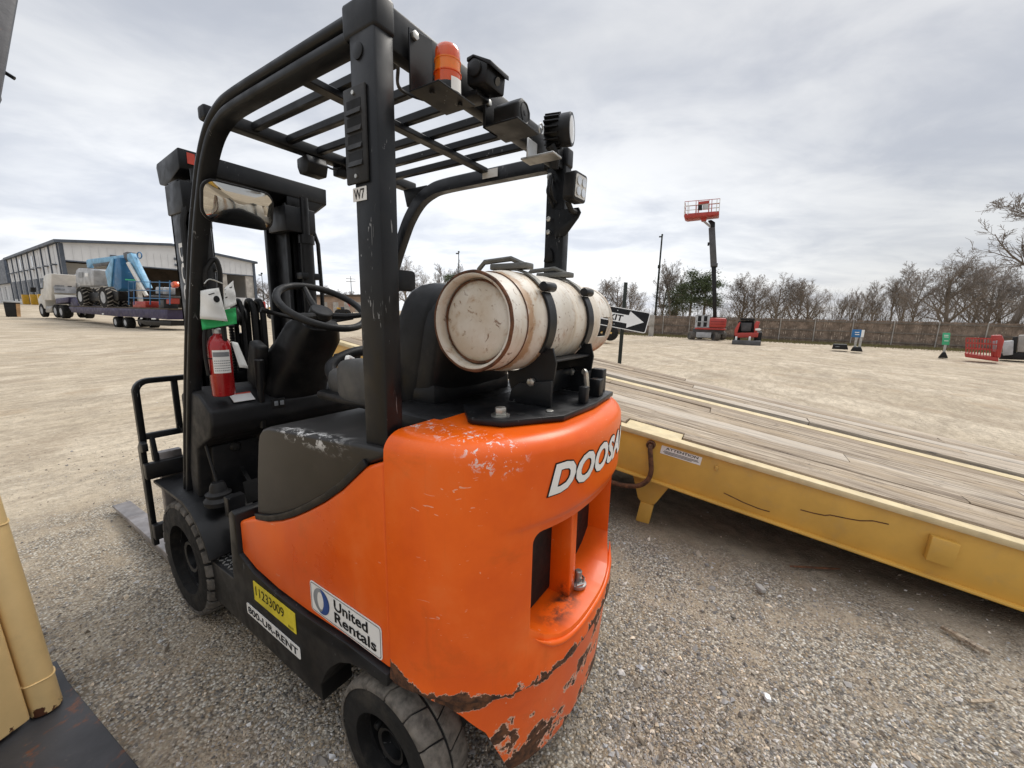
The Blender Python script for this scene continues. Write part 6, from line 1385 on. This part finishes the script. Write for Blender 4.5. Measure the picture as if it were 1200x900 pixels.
def yard_signs():
    c = Card('yard_sign', 'blue and white yard sign on two thin legs in front of the fence', 'sign', 1004, 410, 24); c.box('panel', (999, 386), (1008.5, 395.5), 0, .04, M['sblue'], bevel=.005); c.box('side_panel', (1008.6, 386.5), (1012, 395.3), .01, .05, M['swhite'], bevel=.0)
    for py in (389, 391.5): c.box('lettering', (1002, py), (1007, py+1.1), -.012, -.002, M['swhite'], bevel=.0)
    for px in (1002.2, 1007.7): c.box('leg', (px, 395.5), (px+.8, 408), .0, .03, M['steel'], bevel=.0)
    c.poly('base', [(999.5, 406.5), (1009, 406.5), (1011, 412), (996.5, 411)], -.3, .3, M['binblack'], bevel=.03)
    c = Card('yard_sign', 'green yard sign on a black rubber base in front of the fence', 'sign', 1105, 419, 21.5); c.poly('panel', [(1104.8, 390), (1113.8, 390.2), (1112.5, 404.5), (1103.6, 404)], 0, .04, M['sgreen'], bevel=.005)
    for py in (392.5, 394.5, 399): c.box('lettering', (1106.5, py), (1111.5, py+.9), -.012, -.002, M['swhite'], bevel=.0)
    c.box('leg', (1106.3, 404), (1107.5, 414), .0, .03, M['steel'], bevel=.0); c.poly('base', [(1104.5, 412.5), (1108, 412.5), (1111, 419.5), (1099, 419)], -.3, .3, M['binblack'], bevel=.03)
    c = Card('rubber_mat', 'dark flat rubber block lying by the fence left of the blue sign', 'rubber block', 984, 409.5, 25); c.poly('slab', [(976.5, 403), (992.5, 403.5), (994, 409.5), (975, 408.5)], -.4, .5, M['binblack'], bevel=.03); c.poly('marking', [(979, 405.5), (984, 405.5), (984, 406.3), (979, 406.3)], -.42, -.39, M['greyprint'], bevel=.0)
    c = Card('utility_cabinet', 'pale cabinet on a post behind the right end of the EXIT sign', 'cabinet', 764, 393.5, 38); c.box('box', (759.5, 369), (766.5, 382), 0, .4, M['conc'], bevel=.02); c.box('post', (760.5, 382), (765.5, 394), .05, .35, M['conc'], bevel=.0)
yard_signs()
def red_basket():
    c = Card('lift_basket', 'red lift basket lowered to the ground at the right edge', 'lift basket', 1160, 424, 19.5); T = c.T
    c.poly('floor', [(1130, 413.5), (1170, 419.5), (1170, 424), (1131, 418.5)], 0, .9, M['bred'], bevel=.03)
    for y in (0, .9):
        for z0, z1 in ((396, 396.5), (401.5, 403), (407.5, 410)): c.poly('rail', [(1131.5, z0), (1170, z1), (1170, z1+1.2), (1131.5, z0+1.2)], y, y+.05, M['bred'], bevel=.0)
        for i in range(12): px = 1131.5+i*3.45; c.poly('upright', [(px, 396+i*.05), (px+.8, 396+i*.05), (px+.4, 415+i*.5), (px-.4, 415+i*.5)], y, y+.05, M['bred'], bevel=.0)
    c.poly('control_console', [(1161, 393), (1174, 392.5), (1177, 399), (1172, 420), (1161, 418)], .3, .8, M['bred'], bevel=.05); c.poly('wiring', [(1162, 400), (1169, 399), (1167, 412), (1163, 412)], .22, .3, M['mlight'], bevel=.02)
    c = Card('parked_machine', 'grey and white machine cut by the right edge behind the red basket', 'machine', 1190, 423, 20.5); c.poly('cabinet', [(1175, 400), (1188, 399), (1187, 416), (1175, 417)], 0, .8, M['mlight'], bevel=.04); c.poly('mast', [(1186.5, 395), (1193, 394.5), (1190, 420), (1184, 420)], .2, .7, M['binblack'], bevel=.03); c.poly('cab', [(1193.5, 393), (1225, 392), (1225, 414), (1191.5, 413)], .2, 1.6, M['conc'], bevel=.05); c.poly('undercarriage', [(1172, 414), (1225, 413.5), (1225, 423), (1170, 421)], .1, 1.4, M['binblack'], bevel=.04)
red_basket()
def far_middle():
    c = Card('tan_building', 'low tan building far off, seen through the steering wheel', 'building', 400, 364, 90); c.poly('wall', [(358, 347.5), (428, 346.5), (432, 366), (356, 366)], 0, 8, M['tan'], bevel=.0); c.poly('roof', [(355, 345.5), (430, 345), (430, 347.5), (355, 348)], -.5, 8.5, M['bay'], bevel=.0)
    for i in range(5): c.box('dock_door', (364+i*13, 354), (371+i*13, 365.5), -.1, 0, M['conc'], bevel=.0)
    def rig(px, pb, D, label, w, h):
        c = Card('yellow_telehandler', label, 'telehandler', px, pb, D, 'yellow machines seen past the forklift mast'); c.box('body', (px-w, pb-h), (px+w, pb-h*.35), 0, 1.6, M['machyellow'], bevel=.08); c.box('cab', (px-w*.45, pb-h*1.5), (px+w*.3, pb-h), .1, 1.2, M['window'], bevel=.05); c.poly('boom', [(px-w*1.2, pb-h*1.25), (px-w*1.1, pb-h*1.45), (px+w*1.3, pb-h*.95), (px+w*1.3, pb-h*.7)], .6, 1.0, M['machyellow'], bevel=.02)
        for s in (-.65, .65):
            x, z = c.q(px+w*s, pb-h*.25); MB().lathe([(-.2, .1), (-.2, -z*0+.42), (-.15, .5), (.15, .5), (.2, .42), (.2, .1)], (x, -.05, max(z, .5)), (0, 1, 0), 18, closed=True).build('wheel', M['rubber'], c.T)
    rig(402, 373, 44, 'yellow telehandler framed by the steering wheel rim', 6.5, 9); rig(322, 374, 50, 'yellow telehandler between the hoses and the mast rail', 6, 10); rig(710, 399, 26, 'yellow telehandler seen through the gas cylinder collar', 7.5, 8.5)
    c = Card('red_truck', 'red pickup cab far off behind the tan building wall and mast hoses', 'truck', 304, 368, 70); c.box('body', (298, 353), (312, 364), 0, 2, M['bred'], bevel=.1); c.box('window', (300, 354.5), (305, 358), -.05, .0, M['window'], bevel=.0)
    for px in (300.5, 309.5):
        x, z = c.q(px, 365.5); MB().lathe([(-.15, .1), (-.15, .5), (.15, .5), (.15, .1)], (x, .1, .5), (0, 1, 0), 16, closed=True).build('wheel', M['rubber'], c.T)
    c = Card('red_flag', 'red and white banner leaning on a pole by the tan building', 'banner', 409, 367, 60); c.poly('cloth', [(403, 350), (406, 349), (411, 356), (410, 360)], 0, .05, M['bred'], bevel=.0); c.poly('pole', [(409, 349), (409.6, 349), (409.8, 368), (409.2, 368)], .06, .1, M['steel'], bevel=.0)
far_middle()
def litter():
    for px, py, L, w, a, lab, mat in ((1130, 754, .24, .022, None, 'pale split wood stick lying on the gravel at the right', 'wood'), (1150, 826, .10, .012, 2.2, 'short wood splinter near the lower right corner', 'wood'), (955, 668, .30, .012, -1.0, 'thin rusty brown rod lying at the edge of the trailer shadow', 'rust'), (898, 822, .030, .020, .3, 'small white chip on the dark gravel', 'swhite'), (890, 693, .06, .03, .6, 'flat grey stone near the trailer shadow', 'conc')):
        d = ray(px, py); p = CP+d*(-CP[2]/d[2])
        if a is None: e, f = (CP+ray(*k)*(-CP[2]/ray(*k)[2]) for k in ((1102, 739), (1160, 771))); a = math.atan2(f[1]-e[1], f[0]-e[0]); L = float(np.linalg.norm(f-e))
        o = MB().prism([(-L/2, -w/2), (L*.3, -w*.6), (L/2, -w*.1), (L/2*.9, w*.4), (-L*.2, w*.5), (-L/2, w*.3)], 'z', 0, min(.018, w*.7)).build({'wood': 'wood_stick', 'rust': 'rusty_rod', 'swhite': 'white_chip', 'conc': 'flat_stone'}[mat], M[mat], None, .002); o.location = (p[0], p[1], .012); o.rotation_euler = (.05, .03, a); tag(o, lab, {'wood': 'stick', 'rust': 'rod', 'swhite': 'chip', 'conc': 'stone'}[mat])
litter()
def behind():
    """two yellow loaders parked behind the viewer, seen only in the forklift mirror"""
    for i, (x, y, a) in enumerate(((4.0, -19.0, .4), (-3.5, -24.0, -.3))):
        T = thing('wheel_loader', ['yellow wheel loader reflected at the top right of the forklift mirror', 'yellow wheel loader reflected at the top left of the forklift mirror'][i], 'loader', (x, y, 0), a, 'yellow loaders parked behind')
        bx('body', (-1.1, -2.4, .8), (1.1, .6, 2.0), M['machyellow'], T, .15); bx('cab', (-.8, -.9, 2.0), (.8, .6, 3.3), M['window'], T, .1); bx('cab_roof', (-.9, -1.0, 3.3), (.9, .7, 3.45), M['machyellow'], T, .04)
        for s in (-1, 1): MB().prism([(.5, 1.6), (1.0, 2.0), (2.6, 1.0), (2.4, .7)], 'x', s*.55-.12, s*.55+.12).build('lift_arm', M['machyellow'], T, .03)
        MB().prism([(2.4, .25), (3.4, .3), (3.0, 1.1), (2.4, 1.15), (2.3, .6)], 'x', -1.25, 1.25).build('bucket', M['machyellow'], T, .03)
        for sx in (-1, 1):
            for yy in (-1.5, 1.2): MB().lathe([(-.25, .2), (-.25, .6), (-.18, .7), (.18, .7), (.25, .6), (.25, .2)], (sx*1.1, yy, .7), (1, 0, 0), 22, closed=True).build('wheel', M['rubber'], T)
behind()
